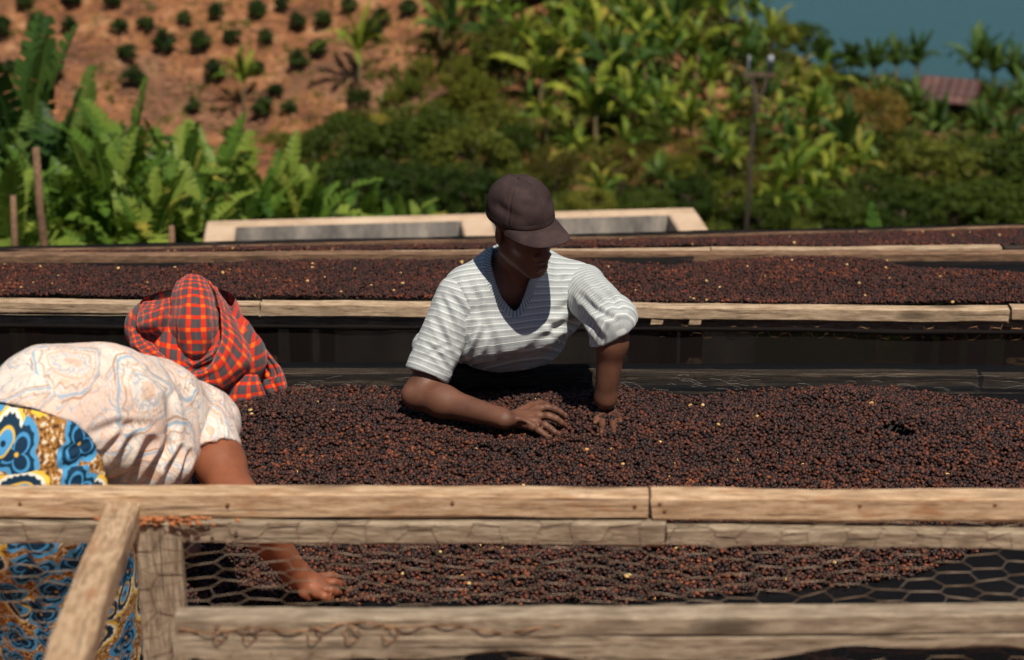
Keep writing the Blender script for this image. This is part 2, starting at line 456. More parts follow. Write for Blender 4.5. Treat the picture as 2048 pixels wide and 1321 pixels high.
M['concrete'] = concrete()
zt = -1.05
fl, fr = atz(413, 442, zt), atz(1388, 415, zt)
dx = (fr - fl).normalized(); dy = Vector((dx.y, -dx.x, 0))         # dy: towards the camera
Lt = (fr - fl).length; Dt = 2.1; gb = float(ground_z(fl.x, fl.y)[0]) - 0.6
tank = empty("concrete_tank", ((fl + fr) / 2 + dy * Dt / 2) * Vector((1, 1, 0)).length * 0 + Vector(((fl.x + fr.x) / 2, (fl.y + fr.y) / 2, gb)),
             "open pale concrete washing tank with two basins behind the drying beds", "tank")
rotT = Matrix.Rotation(math.atan2(dx.y, dx.x), 3, 'Z')
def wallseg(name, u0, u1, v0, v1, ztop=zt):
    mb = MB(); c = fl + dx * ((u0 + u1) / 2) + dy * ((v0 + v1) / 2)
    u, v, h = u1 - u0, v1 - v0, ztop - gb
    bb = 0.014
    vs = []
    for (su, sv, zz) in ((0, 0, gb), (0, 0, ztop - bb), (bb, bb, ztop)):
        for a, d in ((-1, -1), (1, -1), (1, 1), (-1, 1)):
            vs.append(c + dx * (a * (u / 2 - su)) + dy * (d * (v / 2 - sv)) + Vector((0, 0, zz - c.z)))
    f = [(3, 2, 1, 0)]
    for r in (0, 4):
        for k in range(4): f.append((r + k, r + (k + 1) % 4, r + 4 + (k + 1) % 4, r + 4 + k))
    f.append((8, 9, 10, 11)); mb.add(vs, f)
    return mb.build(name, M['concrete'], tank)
wt = 0.21
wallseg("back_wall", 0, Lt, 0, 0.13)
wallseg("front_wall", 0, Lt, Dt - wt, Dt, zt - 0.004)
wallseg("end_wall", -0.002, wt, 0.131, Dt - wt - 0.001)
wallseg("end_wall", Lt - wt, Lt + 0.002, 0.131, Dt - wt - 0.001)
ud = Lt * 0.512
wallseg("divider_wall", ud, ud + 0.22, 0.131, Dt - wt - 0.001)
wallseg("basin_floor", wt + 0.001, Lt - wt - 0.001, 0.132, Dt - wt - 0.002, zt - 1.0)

# ------------------------------------------------------------------ far houses and utility pole
b = NB('rusty_roof_sheet'); n = b.noise(b.coord(), 1.4, 4)
M['roof_red'] = b.done(b.ramp(n, [(0.3, (0.055, 0.022, 0.02)), (0.6, (0.10, 0.042, 0.035)), (0.8, (0.19, 0.10, 0.08))]), 0.6)
b = NB('zinc_roof_sheet'); n = b.noise(b.coord(), 1.4, 4)
M['roof_zinc'] = b.done(b.ramp(n, [(0.3, (0.25, 0.20, 0.18)), (0.6, (0.45, 0.38, 0.35)), (0.8, (0.62, 0.56, 0.52))]), 0.5)
b = NB('mud_wall'); n = b.noise(b.coord(), 2.0, 4)
M['mud'] = b.done(b.ramp(n, [(0.3, (0.20, 0.09, 0.05)), (0.7, (0.36, 0.18, 0.10))]), 0.95)
b = NB('dark_door_wood'); M['door'] = b.done(b.ramp(b.noise(b.coord(), 4.0, 2), [(0.3, (0.03, 0.025, 0.02)), (0.7, (0.08, 0.05, 0.035))]), 0.8)
def house(label, c, W, D, H, rise, rz, roofs):
    h = empty("hillside_house", c, label, "house", None, rz)
    def local(mb, nm, mat): 
        me = mesh(nm, mb.v, mb.f, mat); return obj(nm, me, h)
    mb = MB()
    x, y = W / 2, D / 2
    mb.add([(-x, -y, -1.5), (x, -y, -1.5), (x, y, -1.5), (-x, y, -1.5), (-x, -y, H), (x, -y, H), (x, y, H), (-x, y, H), (-x, 0, H + rise), (x, 0, H + rise)],
           [(0, 1, 5, 4), (1, 2, 6, 9, 5), (2, 3, 7, 6), (3, 0, 4, 8, 7), (4, 5, 9, 8), (6, 7, 8, 9)])
    local(mb, "wall", M['mud'])
    for s, mat in zip((-1, 1), roofs):       # corrugated roof slopes
        vs = []; fs = []; nn = int(W * 9)
        for i in range(nn + 1):
            xx = -x - 0.3 + (W + 0.6) * i / nn; dz = 0.03 * (i % 2)
            for (yy, zz) in ((s * (y + 0.35), H - rise * 0.35 / y), (0.0, H + rise)):
                for th in (0.05, 0.0): vs.append((xx, yy, zz + dz + 0.06 + (0 if th else -0.04)))
        for i in range(nn):
            a = i * 4
            fs += [(a, a + 4, a + 6, a + 2), (a + 1, a + 3, a + 7, a + 5), (a, a + 1, a + 5, a + 4), (a + 2, a + 6, a + 7, a + 3)]
        obj("roof", mesh("roof", vs, fs, mat), h)
    mb = MB(); mb.box((W * 0.12, -y - 0.02, H * 0.42), (0.9, 0.06, H * 0.84)); d = local(mb, "door", M['door'])
    for wx in (-0.28, 0.36):
        mb = MB(); mb.box((W * wx, -y - 0.02, H * 0.6), (0.7, 0.06, 0.7)); local(mb, "window", M['door'])
    return h
c = on_ground(1900, 236); c.y += 0.6
house("house with rusty red sheet roof among bananas near the lake", c + Vector((0.1, 0, 0.05)), 1.45, 1.3, 0.7, 0.42, math.radians(-24), (M['roof_red'], M['roof_zinc']))
c = on_ground(1020, 24)
house("house with pale and brown sheet roof at the hilltop edge behind bananas", c + Vector((-0.1, 0.6, 0.1)), 1.7, 1.4, 0.6, 0.4, math.radians(38), (M['roof_zinc'], M['roof_red']))

pb = on_ground(1478, 470, 30, 60)
pY = 40.0
p0 = at(1473, 470, pY); p1 = at(1513, 150, pY)
p0.z = min(p0.z, float(ground_z(p0.x, p0.y)[0]) - 0.2)
pole = empty("utility_pole", p0, "slim dark leaning wooden utility pole with crossarm and grey insulators", "pole")
mb = MB(); mb.tube([p0, p0.lerp(p1, 0.5) + Vector((0.05, 0, 0)), p1], [0.050, 0.044, 0.038], 9); mb.build("shaft", M['wood_dark'], pole, True)
mb = MB(); mb.box(p1 + Vector((0.02, -0.10, 0.02)), (0.62, 0.08, 0.08)); mb.build("crossarm", M['bark'], pole)
mb = MB(); mb.tube([p1 + Vector((-0.1, -0.1, -0.06)), p1 + Vector((-0.03, -0.12, -0.55))], 0.05, 6); mb.tube([p1 + Vector((0.2, -0.1, -0.04)), p1 + Vector((0.02, -0.12, -0.75))], 0.04, 6); mb.build("brace", M['bark'], pole)
b = NB('insulator_glaze'); M['insul'] = b.done(b.ramp(b.noise(b.coord(), 6.0), [(0.3, (0.22, 0.24, 0.28)), (0.7, (0.34, 0.36, 0.42))]), 0.4)
for dxx in (-0.2, 0.24):
    mb = MB(); q = p1 + Vector((dxx, -0.1, 0.06))
    mb.tube([q, q + Vector((0, 0, 0.06)), q + Vector((0.01, 0, 0.08)), q + Vector((0.02, 0, 0.22)), q + Vector((0.02, 0, 0.24)), q + Vector((0.03, 0, 0.36))],
            [0.03, 0.03, 0.075, 0.06, 0.085, 0.05] if dxx > 0 else [0.02, 0.02, 0.03, 0.025, 0.03, 0.015], 8)
    mb.build("insulator", M['insul'], pole, True)

def stake(px0, py0, px1, py1, Y, r, label):
    a, bb = at(px0, py0, Y), at(px1, py1, Y)
    a.z = float(ground_z(a.x, a.y)[0]) - 0.1
    mb = MB(); mb.tube([a, a.lerp(bb, 0.35) + Vector((r * 0.5, 0, 0)), a.lerp(bb, 0.75) - Vector((r * 0.4, 0, 0)), bb], [r * 1.1, r, r * 0.95, r * 0.8], 9)
    o = mb.build("stake", M['wood_brown'], None, True)
    return tag(o, label, "stake", "rough stakes by the bananas")
stake(95, 500, 72, 296, 13.0, 0.030, "tallest crooked brown stake standing in front of the big dark banana plant")
stake(27, 500, 26, 392, 12.5, 0.024, "shorter brown stake close to the edge of the picture, beside the tall stake")
stake(346, 500, 343, 452, 12.5, 0.024, "short brown stake stub showing just above the bed, beside the concrete tank")

# ------------------------------------------------------------------ plants
def banana_leaf(seed, L=1.0, W=0.15, droop=0.6, tear=0.5, n=14):
    r = random.Random(seed); V = []; F = []
    pts = []; ang = 0.0; p = Vector((0, 0, 0))
    for i in range(n + 1):
        t = i / n; pts.append((p.copy(), ang))
        a = math.radians(90) - droop * t * t * 2.2
        p = p + Vector((math.cos(a), 0, math.sin(a))) * (L / n)
        ang = a
    for i in range(n):                       # each strip between two veins: its own pair of quads, hanging a little apart where torn
        t0, t1 = i / n, (i + 1) / n
        for s in (-1, 1):
            w0 = W * max(0.0, math.sin(math.pi * min(1, (t0 * 0.93 + 0.05)))) ** 0.55 * (0.0 if t0 < 0.10 else 1)
            w1 = W * max(0.0, math.sin(math.pi * min(1, (t1 * 0.93 + 0.05)))) ** 0.55 * (0.0 if t1 < 0.10 else 1)
            j = (r.random() - 0.3) * tear
            a, c = pts[i], pts[i + 1]
            def out(pt, w, k):
                nrm = Vector((-math.sin(pt[1]), 0, math.cos(pt[1]))); tan = Vector((math.cos(pt[1]), 0, math.sin(pt[1])))
                return pt[0] + Vector((0, s * w, 0)) + nrm * (w * (0.28 - 0.6 * k)) + tan * (w * (0.35 + 0.2 * k))
            b0 = len(V)
            g = 0.35 * L / n if r.random() < tear else 0.0
            V += [a[0], c[0], out(c, w1, j) - (c[0] - a[0]) * (g / (L / n)) * (0.5 + r.random()), out(a, w0, j)]
            F.append((b0, b0 + 1, b0 + 2, b0 + 3) if s > 0 else (b0 + 3, b0 + 2, b0 + 1, b0))
    b0 = len(V)                              # midrib
    for i in (0, n // 3, 2 * n // 3, n):
        q = pts[i][0]; rr = 0.016 * L * (1.15 - i / n)
        nrm = Vector((-math.sin(pts[i][1]), 0, math.cos(pts[i][1])))
        V += [q + Vector((0, rr, 0)) + nrm * 0.002, q - Vector((0, rr, 0)) + nrm * 0.002, q - nrm * rr * 1.6]
    for k in range(3):
        o = b0 + k * 3
        F += [(o, o + 3, o + 4, o + 1), (o + 1, o + 4, o + 5, o + 2), (o + 2, o + 5, o + 3, o)]
    return V, F
LEAVES = {}
for kind in ('banana', 'banana_far', 'banana_yellow', 'banana_dark'):
    LEAVES[kind] = [mesh("leaf", *banana_leaf(s, 1.0, w, d, tr, nn), M[kind], False) for s, w, d, tr, nn in
                    ((1, 0.105, 0.25, 0.75, 20), (2, 0.105, 0.55, 0.9, 24), (3, 0.10, 0.85, 1.0, 24), (4, 0.11, 0.12, 0.5, 18), (5, 0.10, 1.05, 1.0, 24))]
STEMS = []
for s in range(3):
    mb = MB(); mb.tube([(0, 0, -0.3), (0.01, 0, 0.3), (0.03 * s, 0.01, 0.7), (0.05 * s, 0, 1.0)], [0.10, 0.085, 0.07, 0.05], 8)
    STEMS.append(mesh("stem", mb.v, mb.f, M['stem'], True))
def banana(base, stem_h, leaf_l, n, label, kind='banana', seed=0, group="banana plants on the hillside", up=0.45, thick=1.0):
    r = random.Random(seed * 77 + 5)
    root = empty("banana_plant", base, label, "banana plant", group)
    st = obj("stem", STEMS[seed % 3], root); st.scale = (thick * leaf_l * 0.65, thick * leaf_l * 0.65, stem_h)
    for i in range(n):
        a = i * 2.399 + r.random() * 0.7 + seed
        tilt = (0.10 + (i / n) ** 1.1 * (1.25 - up)) + (r.random() - 0.5) * 0.18
        k = 'banana_yellow' if (kind == 'banana_far' and r.random() < 0.16) or (kind == 'banana' and r.random() < 0.07) else kind
        vi = (r.choice((0, 3, 1)) if i < n * 0.45 else r.choice((1, 2, 2, 4))) if kind != 'banana_far' else (r.choice((0, 1)) if i < n * 0.2 else r.choice((1, 2, 4, 4)))
        o = obj("leaf", LEAVES[k][vi], root, (0.02 * math.cos(a), 0.02 * math.sin(a), stem_h * (0.9 + 0.08 * r.random())))
        o.rotation_euler = (Matrix.Rotation(a, 3, 'Z') @ Matrix.Rotation(tilt, 3, 'Y') @ Matrix.Rotation((r.random() - 0.5) * 1.5, 3, 'Z')).to_euler()
        s = leaf_l * (0.75 + 0.4 * r.random()); o.scale = (s, s * (0.9 + 0.3 * r.random()) * (0.8 if kind == 'banana_far' else 0.86), s)
    return root

def blade_cloud(clumps, per, size, seed, aspect=0.5, upness=0.3):
    """leaf-sized quads spread over clumps: list of (centre, radius)"""
    g = np.random.default_rng(seed); Vs = []; 
    for c, rad in clumps:
        d = g.normal(size=(per, 3)); d /= np.linalg.norm(d, axis=1)[:, None]
        rr = rad * (0.55 + 0.5 * g.random(per) ** 0.6)[:, None]
        p = np.asarray(c) + d * rr * np.array([1, 1, 0.8])
        nrm = d * 0.8 + g.normal(size=(per, 3)) * 0.55 + np.array([0, 0, upness]); nrm /= np.linalg.norm(nrm, axis=1)[:, None]
        t = np.cross(nrm, g.normal(size=(per, 3))); t /= np.linalg.norm(t, axis=1)[:, None]
        bt = np.cross(nrm, t)
        s = size * (0.6 + 0.8 * g.random((per, 1)))
        Vs.append(np.stack([p - t * s, p + bt * s * aspect + nrm * s * 0.12, p + t * s, p - bt * s * aspect + nrm * s * 0.12], 1).reshape(-1, 3))
    V = np.concatenate(Vs); F = np.arange(len(V)).reshape(-1, 4)
    return V, F
def crown_clumps(seed, rx, rz, n, cr):
    g = np.random.default_rng(seed); out = []
    while len(out) < n:
        d = g.normal(size=3); d /= np.linalg.norm(d)
        if d[2] < -0.45: continue
        k = 0.45 + 0.55 * g.random() ** 0.5
        out.append((np.array([d[0] * rx * k, d[1] * rx * k, rz + d[2] * rz * k * 0.9]), cr * (0.6 + 0.7 * g.random())))
    return out
CROWNS = {}
def crowns(kind, seeds, rx, rz, n, cr, per, size, aspect=0.5):
    CROWNS[kind] = [mesh("crown", *blade_cloud(crown_clumps(s, rx, rz, n, cr), per, size, s, aspect), M[kind]) for s in seeds]
crowns('leaf_dark', (21, 22, 23, 24), 1.0, 0.75, 62, 0.25, 62, 0.060)
crowns('leaf_mid', (31, 32, 33), 1.0, 0.75, 46, 0.26, 52, 0.070)
crowns('leaf_olive', (41, 42), 1.0, 0.85, 46, 0.26, 60, 0.060, 0.3)
crowns('leaf_coffee', (51, 52, 53), 0.42, 0.55, 26, 0.20, 46, 0.075)
TRUNKS = []
for s in range(3):
    rr = random.Random(s); mb = MB(); mb.tube([(0, 0, -0.7), (0.02, 0, 0.2), (0.05, 0.03, 0.65)], [0.07, 0.055, 0.035], 7)
    for k in range(6):
        a = k * 1.1 + rr.random(); z = 0.25 + 0.06 * k
        mb.tube([(0.02, 0.01, z), (0.3 * math.cos(a), 0.3 * math.sin(a), z + 0.25), (0.62 * math.cos(a), 0.62 * math.sin(a), z + 0.4)], [0.03, 0.02, 0.008], 5)
    TRUNKS.append(mesh("trunk", mb.v, mb.f, M['bark'], True))
def bush(name, base, w, h, kind, label, cat, group, seed=0):
    root = empty(name, base, label, cat, group, seed * 1.7)
    c = obj("crown", CROWNS[kind][seed % len(CROWNS[kind])], root, (0, 0, h * 0.05)); c.scale = (w, w, h / 1.5)
    t = obj("trunk", TRUNKS[seed % 3], root); t.scale = (w, w, h / 1.1)
    return root

ORD = ["first", "second", "third", "fourth", "fifth", "sixth", "seventh", "eighth", "ninth", "tenth", "eleventh", "twelfth", "thirteenth", "fourteenth", "fifteenth", "sixteenth", "seventeenth", "eighteenth", "nineteenth", "twentieth", "twenty-first", "twenty-second", "twenty-third", "twenty-fourth", "twenty-fifth", "twenty-sixth"]
# coffee shrubs on the bare field, row by row from the top of the picture, each row counted from the left edge
rows = [[(50, 6), (143, 6), (225, 3), (432, 26), (515, 28), (565, 10), (697, 12), (818, 18)],
        [(4, 66), (75, 53), (140, 48), (240, 56), (292, 48), (370, 38), (595, 53), (645, 44), (765, 42)],
        [(256, 108), (328, 94), (402, 92), (465, 78), (532, 76), (637, 104)],
        [(270, 162), (430, 152), (513, 136), (597, 127), (745, 66)],
        [(386, 216), (525, 230), (551, 186), (579, 217), (110, 150), (20, 140)]]
for ri, row in enumerate(rows):
    row = sorted(row)
    for k, (px, py) in enumerate(row):
        g0 = on_ground(px, py + 16)
        if g0 is None: continue
        s = 0.55 + 0.25 * R.random()
        bush("coffee_shrub", g0, s, s * 1.05 + 0.25 * R.random(), 'leaf_coffee',
             "small dark coffee shrub on bare orange field, %s from left in %s row down" % (ORD[k], ORD[ri]), "coffee shrub", "coffee shrubs planted on the bare field", ri * 10 + k)

# big bananas close behind the beds on the left: (px at base, Y, stem, leaf, n)
near = [(70, 19, 48, 1.8, 12, "very tall dark banana plant at the left edge, leaves over the orange field"),
        (-15, 20, 95, 1.6, 11, "tall banana plant cut by the left edge beside the tallest one"),
        (195, 18.5, 215, 1.25, 11, "broad banana plant just behind the tallest stake"),
        (262, 17.5, 178, 1.35, 10, "banana plant with upright tall paddle leaves left of the short stake stub"),
        (330, 18.5, 190, 1.3, 10, "banana plant with upright leaves right above the short stake stub"),
        (415, 18.0, 222, 1.3, 11, "bright banana plant over the left corner of the concrete tank"),
        (130, 16.5, 240, 1.2, 10, "low banana plant between the tall stake and the broad plant"),
        (480, 18.6, 280, 1.25, 11, "banana plant leaning over the tank's left basin"),
        (560, 19.2, 285, 1.2, 10, "banana plant with raised leaves behind the left basin of the tank"),
        (20, 15.5, 280, 1.1, 9, "small banana plant low behind the two stakes"),
        (300, 15.8, 300, 1.1, 9, "small bright banana clump low beside the stake stub"),
        (385, 16.2, 310, 1.1, 9, "small spreading banana clump between stake stub and tank corner"),
        (505, 17.4, 315, 1.15, 10, "banana plant spreading low over the tank's left coping"),
        (600, 18.6, 310, 1.1, 10, "banana plant with a long leaf lying towards the tank's left basin"),
        (235, 16.2, 262, 1.15, 10, "banana plant in front of the upright paddle-leaved one"),
        (365, 17.0, 245, 1.2, 10, "banana plant with a tall pale leaf just left of the tank corner"),
        (95, 17.6, 150, 1.4, 11, "dark ragged banana plant standing right behind the tallest stake's top"),
        (165, 18.8, 150, 1.3, 11, "ragged banana plant with a drooping frond reaching over the orange field"),
        (640, 20.5, 315, 1.0, 9, "banana plant rising in front of the dense green tree"),
        (715, 21.0, 345, 0.9, 8, "small light green banana plant behind the middle of the left basin"),
        (805, 21.5, 365, 0.85, 8, "small banana plant behind the tank just left of the capped worker"),
        (868, 22.0, 390, 0.75, 7, "lowest banana plant peeping over the tank beside the cap")]
for k, (px, Y, tip, ll, n, lab) in enumerate(near):
    x = at(px, 600, Y).x; z = float(ground_z(x, Y)[0])
    H = at(px, tip, Y).z - z
    banana((x, Y, z), max(0.3, H - ll * 1.0), ll, n + 6, lab, 'banana_dark' if 'ragged' in lab or 'tall' in lab[:10] else 'banana', k + 3, "banana plants close behind the beds", up=0.8 if 'tall' in lab[:10] else 0.55)
q = at(1770, 470, 12.2)
lone = empty("banana_plant", (q.x, q.y, float(ground_z(q.x, q.y)[0])), "single young banana leaf standing up behind the far bed at right", "banana plant", "banana plants close behind the beds")
lf = obj("leaf", LEAVES['banana'][3], lone, (0, 0, 0.1)); hh = at(1770, 412, 12.2).z - lone.location.z - 0.1
lf.scale = (hh, hh * 0.7, hh); lf.rotation_euler = (0, 0.10, 2.0)
lf = obj("leaf", LEAVES['banana'][1], lone, (0, 0, 0.1)); lf.scale = (hh * 0.75,) * 3; lf.rotation_euler = (0, 0.75, 0.4)
st = obj("stem", STEMS[0], lone); st.scale = (0.4, 0.4, hh * 0.35)

# bananas of the green hillside: (px, py of the foot, leaf length)
hill = [(905, 140, 1.5), (880, 95, 1.2), (950, 75, 1.5), (1010, 95, 1.4), (1080, 215, 1.8), (1100, 60, 1.5), (1170, 90, 1.6), (1210, 45, 1.6), (1260, 100, 1.6),
        (1310, 60, 1.6), (1350, 110, 1.5), (1400, 60, 1.5), (1440, 110, 1.5), (1480, 60, 1.5), (1190, 300, 1.9), (1230, 250, 1.9), (1150, 170, 1.6), (1290, 190, 1.7),
        (1340, 190, 1.7), (1390, 180, 1.6), (1450, 170, 1.5), (1420, 240, 1.4), (1380, 300, 1.3), (1330, 280, 1.3), (1540, 130, 1.3), (1530, 250, 1.4), (1560, 290, 1.2),
        (1620, 300, 1.5), (1650, 210, 1.3), (1600, 390, 1.5), (1690, 350, 1.5), (1580, 420, 1.2), (1430, 350, 1.2), (1150, 360, 1.2), (1250, 370, 1.2), (1500, 200, 1.4),
        (720, 175, 1.7), (488, 225, 1.25), (1660, 400, 1.2), (1550, 450, 1.1), (1020, 40, 1.3), (1130, 20, 1.3), (1250, 15, 1.4), (1370, 20, 1.4), (1450, 20, 1.4)]
hill += [(985, 130, 1.2), (1045, 150, 1.3), (1120, 130, 1.4), (1200, 160, 1.5), (1275, 140, 1.4), (1320, 135, 1.4), (1375, 70, 1.3), (1240, 75, 1.4), (1160, 235, 1.3), (1265, 300, 1.5), (1310, 240, 1.3), (1365, 245, 1.2), (1470, 260, 1.1), (1090, 300, 1.1),
         (1590, 210, 1.1), (1575, 340, 1.2), (1640, 260, 1.2), (1715, 390, 1.1), (1625, 440, 1.1), (1200, 420, 1.0), (1320, 410, 1.0), (1460, 390, 1.1), (1660, 300, 1.0), (1490, 130, 1.3), (1495, 35, 1.2), (1505, 85, 1.1)]
ridge = [(1640, 150, 1.1), (1700, 160, 1.2), (1745, 165, 1.4), (1790, 160, 1.3), (1830, 165, 1.7), (1870, 160, 1.7), (1910, 170, 1.8), (1950, 175, 1.7), (1985, 180, 1.6), (2025, 190, 1.6),
         (2040, 250, 1.6), (1985, 270, 1.6), (2010, 320, 1.4), (1960, 300, 1.3), (1830, 250, 1.3), (1870, 300, 1.3), (1760, 230, 1.2)]
def zone(px, py):
    across = ["above the bare field's foot", "beside the bare field's edge", "above the capped worker", "above the tank's right basin", "just left of the utility pole", "right of the utility pole", "below the red-roofed house"][int(np.searchsorted([800, 960, 1180, 1340, 1500, 1700], px))]
    return across
cnt = {}
def numbered(stub, zn):
    k = cnt.get((stub, zn), 0); cnt[(stub, zn)] = k + 1
    return k
def counted(items, text):
    """label every (px, py) by its zone, counted from the top of the picture within the zone"""
    lab = {}; zs = {}
    for it in items: zs.setdefault(zone(it[0], it[1]), []).append(it)
    for zn, l in zs.items():
        for k, it in enumerate(sorted(l, key=lambda t: t[1])):
            lab[it] = "%s %s, %s one down from the top" % (text, zn, ORD[min(k, 25)] if len(l) > 1 else "only")
    return lab
lab = counted(hill, "hillside banana plant")
for k, it in enumerate(hill):
    g0 = on_ground(it[0], it[1])
    if g0 is None: continue
    l = it[2] * 1.0
    banana(g0, l * (0.45 + 0.45 * R.random()), l, 13 + k % 4, lab[it].replace("only one down from the top", "with arching leaves"), 'banana_far' if k % 5 else 'banana_dark', k + 40, up=0.12, thick=0.8)
for k, it in enumerate(sorted(ridge)):
    g0 = on_ground(it[0], it[1])
    if g0 is None: continue
    l = it[2] * 0.95
    banana(g0, l * 0.4, l, 15, "dark banana plant on the lakeside ridge, %s from the pole side" % ORD[k], 'banana_dark', k + 90, "banana plants on the lakeside ridge", up=0.45, thick=0.8)

# trees and bushes: (px, py foot, half width m, height m, kind)
woods = [(690, 360, 2.3, 3.0, 'leaf_dark'), (780, 380, 2.3, 3.2, 'leaf_dark'), (860, 350, 2.2, 3.2, 'leaf_dark'), (940, 390, 2.1, 3.0, 'leaf_dark'), (740, 430, 2.0, 2.4, 'leaf_dark'),
         (840, 450, 2.2, 2.6, 'leaf_dark'), (940, 460, 2.0, 2.4, 'leaf_dark'), (640, 420, 1.9, 2.2, 'leaf_dark'), (985, 300, 1.3, 2.3, 'leaf_dark'), (950, 240, 1.2, 2.4, 'leaf_mid'),
         (920, 200, 1.1, 2.2, 'leaf_dark'), (1000, 160, 1.5, 2.6, 'leaf_dark'), (1060, 130, 1.3, 2.4, 'leaf_dark'), (1030, 320, 1.0, 1.7, 'leaf_dark'), (1110, 390, 1.3, 2.0, 'leaf_olive'),
         (1240, 390, 1.4, 2.1, 'leaf_olive'), (1180, 440, 1.2, 1.3, 'leaf_dark'), (1290, 450, 1.4, 1.5, 'leaf_dark'), (1380, 440, 1.4, 1.6, 'leaf_dark'), (1450, 430, 1.3, 1.5, 'leaf_mid'),
         (1520, 460, 1.4, 1.5, 'leaf_dark'), (1060, 450, 1.1, 1.2, 'leaf_olive'), (1340, 370, 1.2, 1.5, 'leaf_mid'), (1290, 300, 1.1, 1.6, 'leaf_dark'), (1230, 280, 1.2, 1.4, 'leaf_dark'),
         (1560, 110, 1.2, 1.9, 'leaf_mid'), (1610, 120, 1.5, 2.0, 'leaf_dark'), (1690, 150, 1.1, 1.3, 'leaf_dark'), (1480, 300, 1.1, 1.3, 'leaf_mid'), (1740, 300, 1.7, 2.6, 'leaf_olive'), (1790, 330, 1.4, 1.9, 'leaf_mid'),
         (1830, 250, 1.1, 1.3, 'leaf_dark'), (1760, 430, 1.8, 2.0, 'leaf_dark'), (1850, 400, 2.2, 2.7, 'leaf_dark'), (1950, 390, 2.2, 2.7, 'leaf_dark'), (2040, 400, 2.2, 2.8, 'leaf_dark'),
         (1800, 470, 2.0, 1.9, 'leaf_dark'), (1900, 470, 2.2, 2.2, 'leaf_dark'), (2010, 470, 2.2, 2.4, 'leaf_dark'), (1690, 460, 1.5, 1.4, 'leaf_dark'), (600, 330, 1.0, 1.0, 'leaf_mid'), (560, 300, 0.9, 0.8, 'leaf_mid'),
         (470, 290, 0.7, 0.9, 'leaf_dark'), (640, 290, 0.9, 0.8, 'leaf_mid'), (820, 200, 0.7, 1.1, 'leaf_mid'), (790, 215, 0.6, 0.9, 'leaf_mid'), (850, 160, 0.6, 1.0, 'leaf_mid'), (700, 250, 1.1, 0.7, 'leaf_mid'), (760, 255, 1.0, 0.6, 'leaf_mid'),
         (880, 30, 0.9, 1.2, 'leaf_olive'), (1420, 130, 1.2, 1.5, 'leaf_dark'), (1190, 140, 1.2, 1.8, 'leaf_dark'), (1110, 150, 1.1, 1.7, 'leaf_dark'), (720, 215, 0.7, 1.0, 'leaf_dark'),
         (890, 250, 1.3, 1.2, 'leaf_mid'), (1560, 370, 1.0, 1.1, 'leaf_olive'), (1640, 330, 0.9, 1.1, 'leaf_mid'), (1880, 262, 0.9, 0.8, 'leaf_dark'), (1810, 205, 1.0, 1.0, 'leaf_dark'), (1850, 244, 0.8, 0.75, 'leaf_mid'), (1925, 250, 0.7, 0.6, 'leaf_dark'), (1700, 185, 1.0, 1.0, 'leaf_dark'), (1960, 225, 1.3, 1.3, 'leaf_dark'), (1300, 350, 1.0, 1.2, 'leaf_olive'), (1560, 330, 1.1, 1.1, 'leaf_olive'), (1630, 380, 1.0, 1.1, 'leaf_olive'), (1460, 330, 1.0, 1.1, 'leaf_olive'), (1530, 410, 1.2, 1.2, 'leaf_olive'), (1680, 290, 1.1, 1.3, 'leaf_olive'), (1370, 330, 0.9, 1.0, 'leaf_olive'), (2035, 230, 1.3, 1.3, 'leaf_dark'), (1640, 180, 1.0, 1.0, 'leaf_mid'), (1500, 380, 1.1, 1.3, 'leaf_olive'), (1410, 380, 1.1, 1.2, 'leaf_dark')]
WORD = {'leaf_dark': "dense dark green tree", 'leaf_mid': "mid green leafy bush", 'leaf_olive': "brownish olive bush", }
labs = {}
for kd in WORD:
    labs.update(counted([w for w in woods if w[4] == kd], WORD[kd]))
for k, it in enumerate(woods):
    g0 = on_ground(it[0], it[1])
    if g0 is None: continue
    kd = it[4]
    bush("hillside_tree" if kd == 'leaf_dark' else "hillside_bush", g0, it[2] * 0.60, it[3] * 0.62, kd, labs[it].replace("only one down from the top", "standing alone of its kind"),
         "tree" if kd == 'leaf_dark' else "bush", "trees and bushes on the hillside", k)

# grass and weeds over the green hillside
def tufts(n, seed, region):
    g = np.random.default_rng(seed); Vs = []; pts = []
    for _ in range(n):
        px, py = region(g); pts.append((px, py))
    out = []
    ys_ = np.linspace(30, 90, 220)
    for px, py in pts:
        d = ray(px, py); t = ys_ / d.y
        P = np.stack([d.x * t, ys_], -1)
        gzv = GZ(P[:, 0], P[:, 1]); hit = np.nonzero(CZ + d.z * t < gzv)[0]
        if len(hit): out.append((P[hit[0], 0], P[hit[0], 1], gzv[hit[0]]))
    return np.array(out)
def GZ(x, y):        # quick bilinear read of the terrain grid
    i = np.clip(np.searchsorted(xs, x) - 1, 0, nx - 2); j = np.clip(np.searchsorted(ys, y) - 1, 0, ny - 2)
    fx = np.clip((x - xs[i]) / (xs[i + 1] - xs[i]), 0, 1); fy = np.clip((y - ys[j]) / (ys[j + 1] - ys[j]), 0, 1)
    G = gz.reshape(ny, nx)
    return G[j, i] * (1 - fx) * (1 - fy) + G[j, i + 1] * fx * (1 - fy) + G[j + 1, i] * (1 - fx) * fy + G[j + 1, i + 1] * fx * fy
def green_region(g):
    while True:
        px, py = g.uniform(-150, 2200), g.uniform(-40, 470)
        edge = 880 - 0.9 * max(0, py - 60)
        if px > edge + g.normal() * 50 or (g.random() < 0.05): return px, py
TP = tufts(7000, 8, green_region)
g = np.random.default_rng(4); TP = TP[vnoise(TP, 0.5, 31) + g.normal(size=len(TP)) * 0.13 > 0.40]
